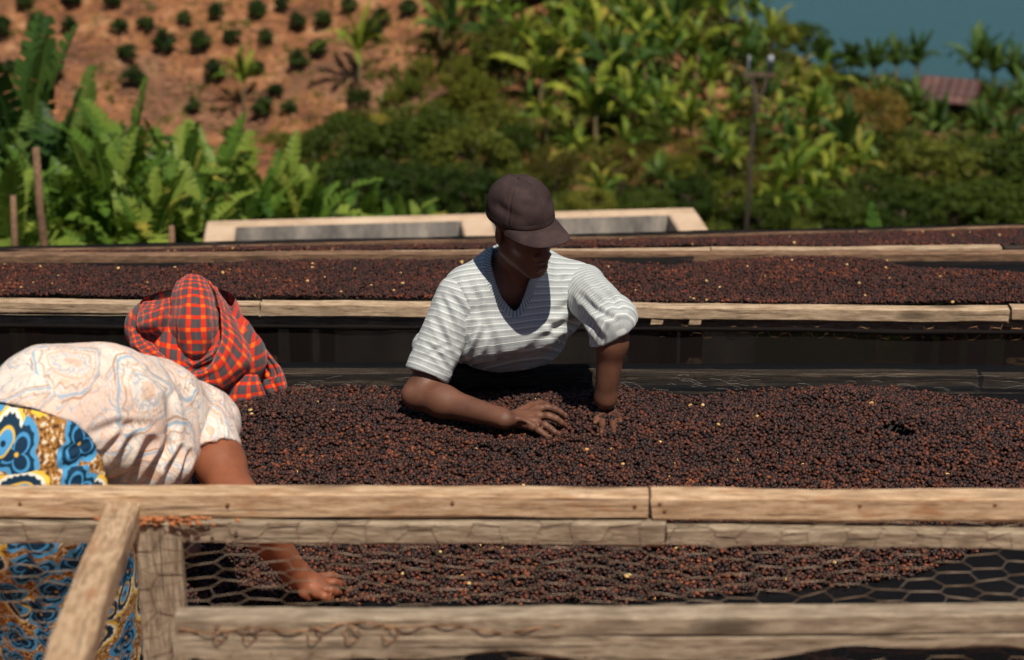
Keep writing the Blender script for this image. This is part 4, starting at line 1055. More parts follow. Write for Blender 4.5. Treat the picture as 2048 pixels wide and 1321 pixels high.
# ------------------------------------------------------------------ people: signed-distance modelling kit
class Vol:
    """bodies are grown as one smooth implicit surface and skinned as a single mesh"""
    def __init__(s, lo, hi, h):
        s.lo = np.array(lo, float); s.h = h
        s.n = np.ceil((np.array(hi) - s.lo) / h).astype(int) + 1
        s.D = np.full(s.n, 1.0, np.float32)
    def sub(s, lo, hi):
        a = np.clip(np.floor((np.array(lo) - s.lo) / s.h).astype(int), 0, s.n); b = np.clip(np.ceil((np.array(hi) - s.lo) / s.h).astype(int) + 1, 0, s.n)
        if np.any(b <= a): return None, None
        ax = [(s.lo[i] + s.h * np.arange(a[i], b[i])).astype(np.float32) for i in range(3)]
        return tuple(slice(a[i], b[i]) for i in range(3)), np.stack(np.meshgrid(*ax, indexing='ij'), -1)
    def put(s, sl, d, k, op='u'):
        a = s.D[sl]; d = d.astype(np.float32)
        if op == 'u':
            hh = np.maximum(k - np.abs(a - d), 0) / k if k > 0 else 0
            s.D[sl] = np.minimum(a, d) - hh * hh * k * 0.25
        else:
            d = -d; hh = np.maximum(k - np.abs(a - d), 0) / k if k > 0 else 0
            s.D[sl] = np.maximum(a, d) + hh * hh * k * 0.25
    def cone(s, a, b, ra, rb, k=0.02, op='u', flat=None):
        """tapered capsule; flat = (direction, ratio) squashes it along a direction"""
        a, b = np.array(a, np.float32), np.array(b, np.float32); m = max(ra, rb) + k + 3 * s.h
        sl, P = s.sub(np.minimum(a, b) - m, np.maximum(a, b) + m)
        if sl is None: return
        ba = b - a; t = np.clip(((P - a) @ ba) / max(float(ba @ ba), 1e-9), 0, 1)
        q = P - a - t[..., None] * ba
        if flat is not None:
            n = np.array(flat[0], np.float32); n /= np.linalg.norm(n); c = q @ n
            q = q + (c * (1 / flat[1] - 1))[..., None] * n
            d = (np.linalg.norm(q, axis=-1) - (ra + (rb - ra) * t)) * (0.5 + 0.5 * flat[1])
        else:
            d = np.linalg.norm(q, axis=-1) - (ra + (rb - ra) * t)
        s.put(sl, d, k, op)
    def chain(s, pts, rad, k=0.015, op='u', flat=None):
        for i in range(len(pts) - 1): s.cone(pts[i], pts[i + 1], rad[i], rad[i + 1], k, op, flat)
    def ell(s, c, r, k=0.02, op='u', A=None):
        """ellipsoid, axes = rows of A"""
        c = np.array(c, np.float32); r = np.array(r, np.float32); m = float(r.max()) + k + 3 * s.h
        sl, P = s.sub(c - m, c + m)
        if sl is None: return
        q = P - c
        if A is not None: q = q @ np.asarray(A, np.float32).T
        k0 = np.linalg.norm(q / r, axis=-1); k1 = np.linalg.norm(q / (r * r), axis=-1)
        s.put(sl, k0 * (k0 - 1) / np.maximum(k1, 1e-6), k, op)
    def cut(s, p, n, k=0.0):          # keep the side n points away from
        sl, P = s.sub(s.lo, s.lo + s.h * s.n); n = np.array(n, float); n /= np.linalg.norm(n)
        s.put(sl, -((P - np.array(p)) @ n), k, 's')
    def carve(s, poly, scale, keep_in, mask=None):
        """keep the inside (or outside) of an outline drawn on the cloth as seen in the picture"""
        ii = np.argwhere(s.D < 0.03); P = s.lo + s.h * ii
        d = poly_sd(proj(P), poly) / scale
        d = d if keep_in else -d
        if mask is not None: d = np.where(mask(P), d, -1.0)
        t = tuple(ii.T); s.D[t] = np.maximum(s.D[t], d.astype(np.float32))
    def mesh(s, smooth=2):
        D = s.D; inside = D < 0
        core = [slice(0, -1), slice(1, None)]
        cnt = np.zeros(tuple(x - 1 for x in D.shape), np.int8); 
        for i in (0, 1):
            for j in (0, 1):
                for k in (0, 1): cnt += inside[core[i], core[j], core[k]]
        act = np.argwhere((cnt > 0) & (cnt < 8))
        idx = np.full(cnt.shape, -1, np.int64); idx[tuple(act.T)] = np.arange(len(act))
        acc = np.zeros((len(act), 3)); num = np.zeros(len(act))
        cor = np.array([(i, j, k) for i in (0, 1) for j in (0, 1) for k in (0, 1)])
        vals = [D[act[:, 0] + c[0], act[:, 1] + c[1], act[:, 2] + c[2]] for c in cor]
        for e0 in range(8):
            for e1 in range(e0 + 1, 8):
                if np.abs(cor[e0] - cor[e1]).sum() != 1: continue
                v0, v1 = vals[e0], vals[e1]; x = (v0 < 0) != (v1 < 0)
                t = np.where(x, v0 / np.where(x, v0 - v1, 1), 0)
                acc += np.where(x[:, None], cor[e0] + t[:, None] * (cor[e1] - cor[e0]), 0); num += x
        V = s.lo + s.h * (act + acc / num[:, None])
        Fs = []
        for ax in range(3):
            o = [a for a in range(3) if a != ax]
            sl0 = [slice(1, -1)] * 3; sl1 = [slice(1, -1)] * 3; sl0[ax] = slice(0, -1); sl1[ax] = slice(1, None)
            a, b = inside[tuple(sl0)], inside[tuple(sl1)]
            E = np.argwhere(a != b)
            if len(E) == 0: continue
            flip = a[tuple(E.T)]
            base = E.copy(); base[:, o[0]] += 1; base[:, o[1]] += 1
            def cell(d0, d1):
                q = base.copy(); q[:, o[0]] += d0; q[:, o[1]] += d1
                return idx[tuple(q.T)]
            Q = np.stack([cell(-1, -1), cell(0, -1), cell(0, 0), cell(-1, 0)], -1)
            if ax == 1: flip = ~flip
            Q[~flip] = Q[~flip][:, ::-1]
            Fs.append(Q)
        F = np.concatenate(Fs); F = F[(F >= 0).all(1)]
        V = laplace(V, F, smooth)
        return largest(V, F)
def largest(V, F):
    lab = np.arange(len(V))
    for _ in range(400):
        m = lab[F].min(1); new = lab.copy()
        for k in range(4): np.minimum.at(new, F[:, k], m)
        new = new[new]
        if (new == lab).all(): break
        lab = new
    keep = lab == np.bincount(lab).argmax()
    if keep.all(): return V, F
    idx = np.cumsum(keep) - 1
    return V[keep], idx[F[keep[F[:, 0]]]]
def laplace(V, F, it):
    n = len(V); i = np.concatenate([F[:, a] for a in (0, 1, 2, 3)] + [F[:, b] for b in (1, 2, 3, 0)]); j = np.concatenate([F[:, b] for b in (1, 2, 3, 0)] + [F[:, a] for a in (0, 1, 2, 3)])
    c = np.maximum(np.bincount(i, minlength=n), 1)
    for _ in range(it):
        S = np.stack([np.bincount(i, V[j, k], n) for k in range(3)], -1)
        V = V * 0.45 + 0.55 * S / c[:, None]
    return V
def normals(V, F):
    N = np.cross(V[F[:, 2]] - V[F[:, 0]], V[F[:, 3]] - V[F[:, 1]]); n = len(V); i = F.T.ravel(); NN = np.tile(N, (4, 1))
    A = np.stack([np.bincount(i, NN[:, k], n) for k in range(3)], -1)
    return A / np.maximum(np.linalg.norm(A, axis=1), 1e-9)[:, None]
def poly_sd(q, poly):
    d = np.full(q.shape[:-1], 1e9); ins = np.zeros(q.shape[:-1], bool); n = len(poly)
    for i in range(n):
        a, c = np.array(poly[i], float), np.array(poly[(i + 1) % n], float); ba = c - a; w = q - a
        t = np.clip((w @ ba) / (ba @ ba), 0, 1); d = np.minimum(d, np.linalg.norm(w - t[..., None] * ba, axis=-1))
        cr = ((a[1] > q[..., 1]) != (c[1] > q[..., 1])); x = (c[0] - a[0]) * (q[..., 1] - a[1]) / (c[1] - a[1] + 1e-12) + a[0]
        ins ^= cr & (q[..., 0] < x)
    return np.where(ins, -d, d)
def seg_dist(p, a, b):
    ba = b - a; t = np.clip(((p - a) @ ba) / max(ba @ ba, 1e-9), 0, 1)
    return np.linalg.norm(p - a - t[:, None] * ba, axis=1), t
def creases(V, N, lst, facing=-0.2):
    """cloth folds: each a line across the picture (pixels), width px, depth m (+ = valley)"""
    q = proj(V); view = V - np.array([0, 0, CZ]); view /= np.linalg.norm(view, axis=1)[:, None]
    front = np.clip((-(N * view).sum(1) + 0.25) / 0.4, 0, 1)
    d = np.zeros(len(V))
    for pts, w, dep in lst:
        pts = np.array(pts, float); best = np.full(len(V), 1e9); tt = np.zeros(len(V))
        for i in range(len(pts) - 1):
            dd, t = seg_dist(q, pts[i], pts[i + 1]); m = dd < best
            best = np.where(m, dd, best); tt = np.where(m, (i + t) / (len(pts) - 1), tt)
        prof = np.exp(-(best / w) ** 2) - 0.55 * np.exp(-((best - 1.9 * w) / (0.9 * w)) ** 2)
        d -= dep * prof * (0.25 + 0.75 * np.sin(np.pi * np.clip(tt * 0.9 + 0.05, 0, 1)))
    return V + N * (d * front)[:, None]
def axis_uv(V, pts):
    """coordinates along and around a bent axis"""
    pts = [np.array(p, float) for p in pts]; best = np.full(len(V), 1e9); sv = np.zeros(len(V)); av = np.zeros(len(V)); acc = 0
    ref = np.array([0.2, -0.9, 0.3])
    for i in range(len(pts) - 1):
        a, b = pts[i], pts[i + 1]; L = np.linalg.norm(b - a); t = (b - a) / L
        raw = (V - a) @ t; cl = np.clip(raw, 0 if i else -9, L if i < len(pts) - 2 else 9)
        q = V - a - cl[:, None] * t; dd = np.linalg.norm(q, axis=1)
        x = ref - t * (ref @ t); x /= np.linalg.norm(x); y = np.cross(t, x)
        m = dd < best; best = np.where(m, dd, best); sv = np.where(m, acc + cl, sv); av = np.where(m, np.arctan2(q @ y, q @ x), av); acc += L
    return np.stack([sv, av], -1)
def frame(fwd, up):
    f = np.array(fwd, float); f /= np.linalg.norm(f); u = np.array(up, float); u -= f * (u @ f); u /= np.linalg.norm(u)
    return np.stack([np.cross(u, f) * -1, f, u])       # rows: x (to the person's left seen from the front = picture right), forward, up

# skin, cloth
def skin_mat(name, dark, mid, warm):
    b = NB(name); co = b.coord(); n = b.noise(co, 14.0, 4); f = b.noise(co, 180.0, 2)
    c = b.ramp(n, [(0.3, dark), (0.55, mid), (0.8, warm)])
    b.bump(b.math('ADD', f, b.math('MULTIPLY', b.noise(co, 600.0, 2), 0.5)), 0.0012, 0.35)
    return b.done(c, b.ramp(f, [(0.3, 0.50), (0.7, 0.66)]), Specular_IOR_Level=0.42, Subsurface_Weight=0.06, Subsurface_Radius=(0.012, 0.004, 0.002), Subsurface_Scale=0.5)
M['skin_dark'] = skin_mat('deep_brown_skin', (0.095, 0.039, 0.023), (0.140, 0.058, 0.034), (0.190, 0.083, 0.050))
M['skin_warm'] = skin_mat('warm_brown_skin', (0.19, 0.060, 0.026), (0.26, 0.086, 0.040), (0.33, 0.12, 0.058))
def shirt_mat():
    b = NB('ribbed_striped_shirt'); u, v, w = b.sep(b.attr('fab'))
    wob = b.noise(b.coord(), 9.0, 2)
    uu = b.math('ADD', u, b.math('MULTIPLY', b.math('SUBTRACT', wob, 0.5), 0.010))
    s = b.math('FRACT', b.math('MULTIPLY', uu, 1 / 0.0178))
    white = b.math('MULTIPLY', b.step(s, 0.0, 0.08), b.step(s, 0.24, 0.14))
    grey = b.math('MULTIPLY', b.step(s, 0.28, 0.36), b.step(s, 0.62, 0.50))
    s2 = b.math('FRACT', b.math('MULTIPLY', v, 1 / 0.013)); vert = b.step(b.math('ABSOLUTE', b.math('SUBTRACT', s2, 0.5)), 0.16, 0.04)
    fine = b.math('SINE', b.math('MULTIPLY', v, 2 * math.pi / 0.0042))
    c = b.mix(grey, (0.42, 0.45, 0.455), (0.29, 0.32, 0.33))
    c = b.mix(b.math('MULTIPLY', vert, 0.35), c, (0.33, 0.34, 0.37))
    c = b.mix(white, c, (0.68, 0.71, 0.71))
    c = b.mix(b.math('MULTIPLY', b.step(fine, 0.0, 0.9), 0.16), c, (0.75, 0.77, 0.77))
    col = b.attr('collar', 'Fac')
    rib = b.step(b.math('SINE', b.math('MULTIPLY', w, 2 * math.pi / 0.0075)), -0.3, 0.4)
    cc = b.mix(rib, (0.22, 0.27, 0.28), (0.46, 0.52, 0.52))
    c = b.mix(col, c, cc)
    h = b.math('ADD', b.math('MULTIPLY', white, 1.0), b.math('MULTIPLY', fine, 0.15))
    h = b.math('ADD', h, b.math('MULTIPLY', b.math('MULTIPLY', rib, col), 0.8))
    b.bump(h, 0.0008, 0.7)
    return b.done(c, 0.9, Specular_IOR_Level=0.15, Sheen_Weight=0.1)
M['shirt'] = shirt_mat()
def plain_cloth(name, c1, c2, sc=900.0, speck=None):
    b = NB(name); co = b.coord(); n = b.noise(co, 18.0, 4); w = b.noise(co, sc, 2)
    c = b.mix(b.step(n, 0.35, 0.7), c1, c2)
    if speck: c = b.mix(b.step(b.noise(co, 330.0, 1), 0.77, 0.80), c, speck)
    b.bump(w, 0.001, 0.5)
    return b.done(c, 0.9, Specular_IOR_Level=0.12)
M['cap'] = plain_cloth('faded_brown_cap_cloth', (0.040, 0.026, 0.026), (0.062, 0.041, 0.040), 700.0, (0.16, 0.11, 0.08))
M['trousers'] = plain_cloth('dark_trouser_cloth', (0.02, 0.02, 0.025), (0.035, 0.035, 0.04))
def plaid_mat():
    b = NB('red_plaid_wrap'); u, v, w = b.sep(b.attr('fab'))
    wv = b.noise(b.coord(), 12.0, 2); u = b.math('ADD', u, b.math('MULTIPLY', b.math('SUBTRACT', wv, 0.5), 0.006))
    def band(x, per, wd):
        s = b.math('ABSOLUTE', b.math('SUBTRACT', b.math('FRACT', b.math('MULTIPLY', x, 1 / per)), 0.5))
        return b.step(s, wd + 0.035, wd - 0.035)
    a, c2 = band(u, 0.0275, 0.15), band(v, 0.0275, 0.15)
    n = b.noise(b.comb(b.math('MULTIPLY', u, 900.0), b.math('MULTIPLY', v, 900.0)), 1.0, 2)
    base = b.mix(n, (0.085, 0.060, 0.052), (0.060, 0.062, 0.082))
    thin = band(b.math('ADD', u, 0.0137), 0.0275, 0.03)
    base = b.mix(b.math('MULTIPLY', thin, 0.4), base, (0.16, 0.09, 0.06))
    any_ = b.math('MAXIMUM', a, c2); both = b.math('MULTIPLY', a, c2)
    c = b.mix(any_, base, b.mix(n, (0.50, 0.020, 0.010), (0.68, 0.038, 0.013)))
    c = b.mix(both, c, (0.85, 0.15, 0.012))
    b.bump(b.noise(b.comb(b.math('MULTIPLY', u, 1600.0), b.math('MULTIPLY', v, 1600.0)), 1.0, 2), 0.0012, 0.5)
    return b.done(c, 0.85, Specular_IOR_Level=0.15, Sheen_Weight=0.15)
M['plaid'] = plaid_mat()
def paisley_mat():
    b = NB('paisley_blouse_print'); p = b.attr('fab')
    warp = b.vmath('SUBTRACT', b.noise(p, 16.0, 2, 0.5, out=1), (0.5, 0.5, 0.5))
    sc = b.node("ShaderNodeVectorMath", operation='SCALE'); b.set(sc.inputs[0], warp); sc.inputs[3].default_value = 0.035
    q = b.vmath('ADD', p, sc.outputs[0])
    def line(x, c0, w): return b.step(b.math('ABSOLUTE', b.math('SUBTRACT', x, c0)), w, w * 0.35)
    def motif(S, off, c, amt):
        """teardrop boteh drawn in nested outlines, one in each cell"""
        qq = b.vmath('ADD', q, off)
        vn = b.node("ShaderNodeTexVoronoi", {"Vector": qq, "Scale": S, "Randomness": 0.6}, voronoi_dimensions='2D')
        col = b.sep(vn.outputs["Color"]); l = b.sep(b.vmath('SUBTRACT', qq, vn.outputs["Position"]))
        an = b.math('ADD', b.math('MULTIPLY', col[0], 1.6), 0.4)
        ca, sa = b.math('COSINE', an), b.math('SINE', an)
        x = b.math('MULTIPLY', b.math('SUBTRACT', b.math('MULTIPLY', l[0], ca), b.math('MULTIPLY', l[1], sa)), S)
        y = b.math('MULTIPLY', b.math('ADD', b.math('MULTIPLY', l[0], sa), b.math('MULTIPLY', l[1], ca)), S)
        x = b.math('ADD', x, b.math('MULTIPLY', b.math('MULTIPLY', y, b.math('ABSOLUTE', y)), -0.75))
        wd = b.math('MAXIMUM', b.math('SUBTRACT', 0.34, b.math('MULTIPLY', y, 0.36)), 0.05)
        r = b.math('SQRT', b.math('ADD', b.math('POWER', b.math('DIVIDE', x, wd), 2.0), b.math('POWER', b.math('DIVIDE', y, 0.60), 2.0)))
        th = b.math('ARCTAN2', y, x); sca = b.math('MULTIPLY', b.math('ABSOLUTE', b.math('SINE', b.math('MULTIPLY', th, 8.0))), 0.10)
        c = b.mix(b.math('MULTIPLY', line(r, 1.02, 0.045), 0.85 * amt), c, (0.36, 0.20, 0.11))
        c = b.mix(b.math('MULTIPLY', line(r, 0.92, 0.055), 0.9 * amt), c, (0.24, 0.40, 0.55))
        c = b.mix(b.math('MULTIPLY', line(b.math('ADD', r, sca), 0.80, 0.035), 0.8 * amt), c, (0.42, 0.25, 0.15))
        c = b.mix(b.math('MULTIPLY', line(r, 0.52, 0.045), 0.6 * amt), c, (0.62, 0.36, 0.20))
        c = b.mix(b.math('MULTIPLY', line(b.math('ADD', r, sca), 0.42, 0.04), 0.7 * amt), c, (0.30, 0.42, 0.55))
        c = b.mix(b.math('MULTIPLY', b.step(r, 0.22, 0.15), 0.6 * amt), c, (0.66, 0.36, 0.20))
        return c
    base = b.mix(b.step(b.noise(q, 8.0, 2), 0.40, 0.66), (0.78, 0.69, 0.62), (0.80, 0.58, 0.48))
    base = b.mix(b.step(b.noise(b.mapping(q, loc=(3, 1, 0)), 9.0, 2), 0.5, 0.7), base, (0.84, 0.77, 0.69))
    n1 = b.noise(q, 38.0, 3, 0.55); n2 = b.noise(b.mapping(q, loc=(5, 2, 0)), 24.0, 2, 0.5)
    c = b.mix(b.math('MULTIPLY', line(n1, 0.5, 0.014), 0.55), base, (0.55, 0.35, 0.22))
    c = b.mix(b.math('MULTIPLY', line(n2, 0.47, 0.014), 0.6), c, (0.34, 0.42, 0.54))
    c = b.mix(b.math('MULTIPLY', b.step(n1, 0.66, 0.70), 0.6), c, (0.70, 0.38, 0.22))
    c = motif(14.0, (0.31, 0.17, 0.0), c, 0.6)
    c = motif(7.0, (0.0, 0.0, 0.0), c, 0.85)
    b.bump(b.noise(b.coord(), 900.0, 1), 0.0008, 0.4)
    return b.done(c, 0.85, Specular_IOR_Level=0.15)
M['paisley'] = paisley_mat()
def floral_mat():
    b = NB('blue_floral_skirt_print'); p = b.attr('fab')
    S = 12.5
    vn = b.node("ShaderNodeTexVoronoi", {"Vector": p, "Scale": S, "Randomness": 0.72}, voronoi_dimensions='2D')
    pos = vn.outputs["Position"]; colr = b.sep(vn.outputs["Color"])
    loc = b.vmath('SUBTRACT', p, pos); lx, ly, lz = b.sep(loc)
    r = b.math('MULTIPLY', b.vmath('LENGTH', loc, out=1), S)
    ang = b.math('ADD', b.math('ARCTAN2', ly, lx), b.math('MULTIPLY', colr[0], 6.28))
    pet = b.math('ADD', 0.38, b.math('MULTIPLY', b.math('ABSOLUTE', b.math('SINE', b.math('MULTIPLY', ang, 1.5))), 0.25))
    scal = b.math('MULTIPLY', b.math('ABSOLUTE', b.math('SINE', b.math('MULTIPLY', ang, 9.0))), 0.035)
    # ground: ochre with brown and white scribble
    gn = b.noise(p, 130.0, 2, 0.5)
    c = b.ramp(gn, [(0.38, (0.06, 0.028, 0.015)), (0.45, (0.32, 0.14, 0.03)), (0.56, (0.42, 0.20, 0.045)), (0.63, (0.66, 0.58, 0.45))])
    def inside(lim, soft=0.015): return b.step(b.math('SUBTRACT', lim, r), -soft, soft)
    # big blue flower
    fl = b.mix(inside(pet), c, (0.07, 0.30, 0.56))
    fl = b.mix(inside(b.math('SUBTRACT', b.math('SUBTRACT', pet, 0.10), scal)), fl, (0.006, 0.035, 0.075))
    fl = b.mix(inside(b.math('SUBTRACT', pet, 0.23)), fl, (0.06, 0.28, 0.55))
    fl = b.mix(inside(b.math('SUBTRACT', pet, 0.30)), fl, (0.005, 0.03, 0.07))
    fl = b.mix(inside(0.045), fl, (0.75, 0.45, 0.06))
    # yellow rimmed rosette
    lim = b.math('ADD', 0.52, b.math('MULTIPLY', b.math('SINE', b.math('MULTIPLY', ang, 2.0)), 0.05))
    ro = b.mix(inside(b.math('ADD', lim, scal)), c, (0.80, 0.52, 0.06))
    ro = b.mix(inside(b.math('SUBTRACT', lim, 0.06)), ro, (0.80, 0.76, 0.66))
    ro = b.mix(inside(b.math('SUBTRACT', b.math('SUBTRACT', lim, 0.10), scal)), ro, (0.006, 0.030, 0.065))
    ro = b.mix(inside(b.math('SUBTRACT', lim, 0.27)), ro, (0.70, 0.45, 0.06))
    ro = b.mix(inside(b.math('SUBTRACT', lim, 0.32)), ro, (0.07, 0.30, 0.58))
    ro = b.mix(inside(0.06), ro, (0.005, 0.02, 0.05))
    c = b.mix(b.step(colr[1], 0.36, 0.38), fl, ro)
    return b.done(c, 0.8, Specular_IOR_Level=0.2)
M['floral'] = floral_mat()

def part(name, V, F, mat, parent, uv=None, smooth=True):
    return wobj(name, V, F, mat, parent, smooth, uv)

# ------------------------------------------------------------------ the man in the cap
HSH = 0.0034
rs, ls = np.array(at(922, 585, 5.27)), np.array(at(1160, 572, 5.40))
re_, le = np.array(at(838, 790, 5.14)), np.array(at(1229, 642, 5.10))
rw, lw = np.array(at(1008, 838, 4.985)), np.array(at(1211, 796, 5.12))
nb = np.array(at(1036, 552, 5.33)); pel = np.array([-0.085, 5.80, 0.865])
hc = np.array(at(1044, 448, 5.20))                       # head centre
fw = np.array([0.56, -0.80, -0.20]); HF = frame(fw, np.array([0.00, -0.18, 0.98]))
def hl(x, f, u): return hc + HF[0] * x + HF[1] * f + HF[2] * u
gman = float(ground_z(-0.1, 5.85)[0])
man = empty("person", (pel[0], pel[1], gman), "person in brown cap and grey striped shirt leaning over the coffee, arms reaching in", "person")
spine = [pel, pel * 0.5 + nb * 0.5 + np.array([0.0, 0.01, 0.0]), nb]
lat = (ls - rs) / np.linalg.norm(ls - rs); axn = np.cross(nb - pel, lat); axn /= np.linalg.norm(axn)
v = Vol((-0.42, 4.82, 0.74), (0.40, 5.62, 1.56), HSH)
# trunk
v.cone(pel, spine[1], 0.15, 0.145, 0.05, flat=(axn, 0.72)); v.cone(spine[1], nb - (nb - pel) * 0.10, 0.150, 0.125, 0.05, flat=(axn, 0.72))
v.cone(rs + lat * 0.03, ls - lat * 0.03, 0.060, 0.060, 0.06)
# neck and head
v.cone(nb + np.array([0, 0.03, -0.03]), hl(0, -0.012, -0.055), 0.058, 0.054, 0.03)
v.ell(hl(0, -0.012, 0.03), (0.074, 0.092, 0.080), 0.02, A=HF)
v.ell(hl(0, 0.035, -0.045), (0.060, 0.060, 0.074), 0.03, A=HF)
v.ell(hl(0, 0.074, -0.114), (0.024, 0.020, 0.017), 0.022, A=HF)
for s in (-1, 1):
    v.cone(hl(s * 0.054, 0.004, -0.062), hl(s * 0.020, 0.066, -0.104), 0.019, 0.016, 0.025)
    v.ell(hl(s * 0.042, 0.064, -0.026), (0.020, 0.018, 0.018), 0.022, A=HF)
    v.ell(hl(s * 0.072, -0.006, -0.016), (0.0095, 0.020, 0.032), 0.006, A=frame(HF[1] - s * 0.45 * HF[0] * -1, HF[2]))
    v.ell(hl(s * 0.079, 0.000, -0.014), (0.006, 0.010, 0.019), 0.004, 's', A=HF)
v.cone(hl(-0.034, 0.078, 0.012), hl(0.034, 0.078, 0.012), 0.011, 0.011, 0.014)
for s in (-1, 1):
    v.ell(hl(s * 0.032, 0.094, -0.004), (0.016, 0.011, 0.009), 0.010, 's', A=HF)
    v.ell(hl(s * 0.031, 0.079, -0.004), (0.0125, 0.0115, 0.0095), 0.004, A=HF)
v.cone(hl(0, 0.090, -0.006), hl(-0.001, 0.114, -0.046), 0.0085, 0.0130, 0.009)
for s in (-1, 1):
    v.ell(hl(s * 0.0165, 0.101, -0.051), (0.0110, 0.012, 0.0088), 0.006, A=HF)
    v.ell(hl(s * 0.008, 0.108, -0.061), (0.0045, 0.006, 0.004), 0.004, 's', A=HF)
v.ell(hl(0, 0.082, -0.080), (0.031, 0.017, 0.022), 0.012, A=HF)
for (u0, f0, r0) in ((-0.0755, 0.1025, 0.0076), (-0.0905, 0.0995, 0.0092)):
    v.chain([hl(-0.024, f0 - 0.014, u0 - 0.002), hl(-0.011, f0 - 0.003, u0), hl(0.011, f0 - 0.003, u0), hl(0.024, f0 - 0.014, u0 - 0.002)], [0.0045, r0, r0, 0.0045], 0.005)
v.ell(hl(0, 0.112, -0.0830), (0.025, 0.019, 0.0026), 0.003, 's', A=HF)
# arms
def arm(v, s, e, w, r=(0.047, 0.044, 0.040, 0.030, 0.0265), k=0.03):
    v.chain([s, s * 0.5 + e * 0.5, e], [r[0], r[1], r[2] * 0.98], k)
    m = e * 0.72 + w * 0.28
    v.chain([e, m, w], [r[2] * 0.92, r[2] * 1.04, r[4]], k)
arm(v, rs, re_, rw); arm(v, ls, le, lw, (0.046, 0.042, 0.0385, 0.03, 0.030))
# right hand, palm down on the cherries: wrist, knuckles, finger joints placed on the heap
ZB = Z1 + 0.052
def hp(px, py, dz=0.0): return np.array(atz(px, py, ZB + dz))
v.chain([rw, hp(1035, 838, 0.026), hp(1066, 833, 0.022)], [0.027, 0.023, 0.018], 0.02, flat=((0, 0, 1), 0.72))
kn = [hp(1074, 820, 0.022), hp(1078, 833, 0.023), hp(1074, 846, 0.020), hp(1066, 856, 0.014)]
for q in kn: v.cone(hp(1034, 838, 0.022), q, 0.019, 0.0115, 0.014)
fing = [[kn[0], hp(1093, 815, 0.027), hp(1110, 819, 0.025), hp(1123, 826, 0.015), hp(1131, 834, 0.003)],
        [kn[1], hp(1097, 833, 0.028), hp(1112, 838, 0.024), hp(1123, 846, 0.012), hp(1132, 853, -0.002)],
        [kn[2], hp(1090, 851, 0.024), hp(1101, 858, 0.018), hp(1110, 865, 0.010), hp(1118, 871, 0.0)],
        [kn[3], hp(1078, 862, 0.015), hp(1087, 868, 0.010), hp(1094, 873, 0.004), hp(1100, 877, -0.003)]]
for f, sc in zip(fing, (1.0, 1.0, 0.95, 0.84)):
    v.chain(f, [0.0105 * sc, 0.0095 * sc, 0.0100 * sc, 0.0085 * sc, 0.0070 * sc], 0.004)
v.chain([hp(1040, 826, 0.018), hp(1062, 813, 0.016), hp(1080, 808, 0.010), hp(1092, 808, -0.004)], [0.016, 0.0125, 0.011, 0.008], 0.008)
# left hand, pushed into the heap, fingertips towards the camera
v.chain([lw, np.array(atz(1213, 806, ZB + 0.004)), np.array(atz(1213, 822, ZB - 0.006))], [0.026, 0.024, 0.019], 0.02)
for (x0, x1, x2, yy, d) in ((1204, 1196, 1190, 846, -0.002), (1212, 1206, 1203, 866, -0.002), (1219, 1224, 1228, 868, -0.002), (1225, 1236, 1244, 856, -0.004)):
    v.chain([hp(x0, 820, -0.004), hp(x1, 832, -0.002), hp((x1 + x2) / 2, (832 + yy) / 2, 0.002), hp(x2, yy, d + 0.003)], [0.012, 0.0105, 0.0095, 0.007], 0.004)
v.chain([hp(1202, 806, -0.004), hp(1188, 812, -0.006), hp(1178, 822, -0.01)], [0.014, 0.011, 0.008], 0.006)
for q in kn[:4]: v.cone(hp(1036, 838, 0.040), q + np.array([0, 0, 0.0105]), 0.0035, 0.0032, 0.008)       # tendons
for f in fing: v.ell(f[1] + np.array([0, 0, 0.002]), (0.0105, 0.0105, 0.0095), 0.006); v.ell(f[0] + np.array([0, 0, 0.003]), (0.012, 0.012, 0.010), 0.008)   # knuckles
v.ell(rw + np.array([-0.012, 0.016, 0.014]), (0.012, 0.012, 0.010), 0.012); v.ell(re_ + np.array([-0.022, -0.012, 0.004]), (0.024, 0.022, 0.024), 0.02)
V, F = v.mesh(2)
part("body", V, F, M['skin_dark'], man)
b = NB('finger_nail'); M['nail'] = b.done(b.ramp(b.noise(b.coord(), 90.0), [(0.3, (0.22, 0.12, 0.085)), (0.7, (0.32, 0.19, 0.14))]), 0.35)
for f in fing:
    d_ = (f[4] - f[3]) / np.linalg.norm(f[4] - f[3]); c_ = f[3] * 0.35 + f[4] * 0.65; n_ = np.array([0, 0, 1.0]) - d_ * d_[2]; n_ /= np.linalg.norm(n_); c_ = c_ + n_ * 0.0062
    ve = Vol(c_ - 0.010, c_ + 0.010, 0.0011); ve.ell(c_, (0.0046, 0.0062, 0.0016), 0.001, A=np.stack([np.cross(d_, n_), d_, n_])); Ve, Fe = ve.mesh(1); part("nail", Ve, Fe, M['nail'], man)
# eyes
b = NB('eye_white'); co = b.coord(); dd = b.vmath('LENGTH', co, out=1)
M['eye'] = b.done(b.ramp(b.noise(b.coord(), 40.0), [(0.3, (0.30, 0.26, 0.23)), (0.7, (0.36, 0.32, 0.29))]), 0.25)
b = NB('eye_iris'); M['iris'] = b.done((0.012, 0.008, 0.006), 0.15)
for s in (-1, 1):
    for nm, r_, off_, mt in (("eye", 0.0105, 0.0815, 'eye'), ("iris", 0.0058, 0.0875, 'iris')):
        ve = Vol(hl(s * 0.031, off_, -0.005) - 0.016, hl(s * 0.031, off_, -0.005) + 0.016, 0.0016)
        ve.ell(hl(s * 0.031, off_, -0.005), (r_, r_, r_ * 0.72), 0.001, A=HF); Ve, Fe = ve.mesh(1); part(nm, Ve, Fe, M[mt], man)
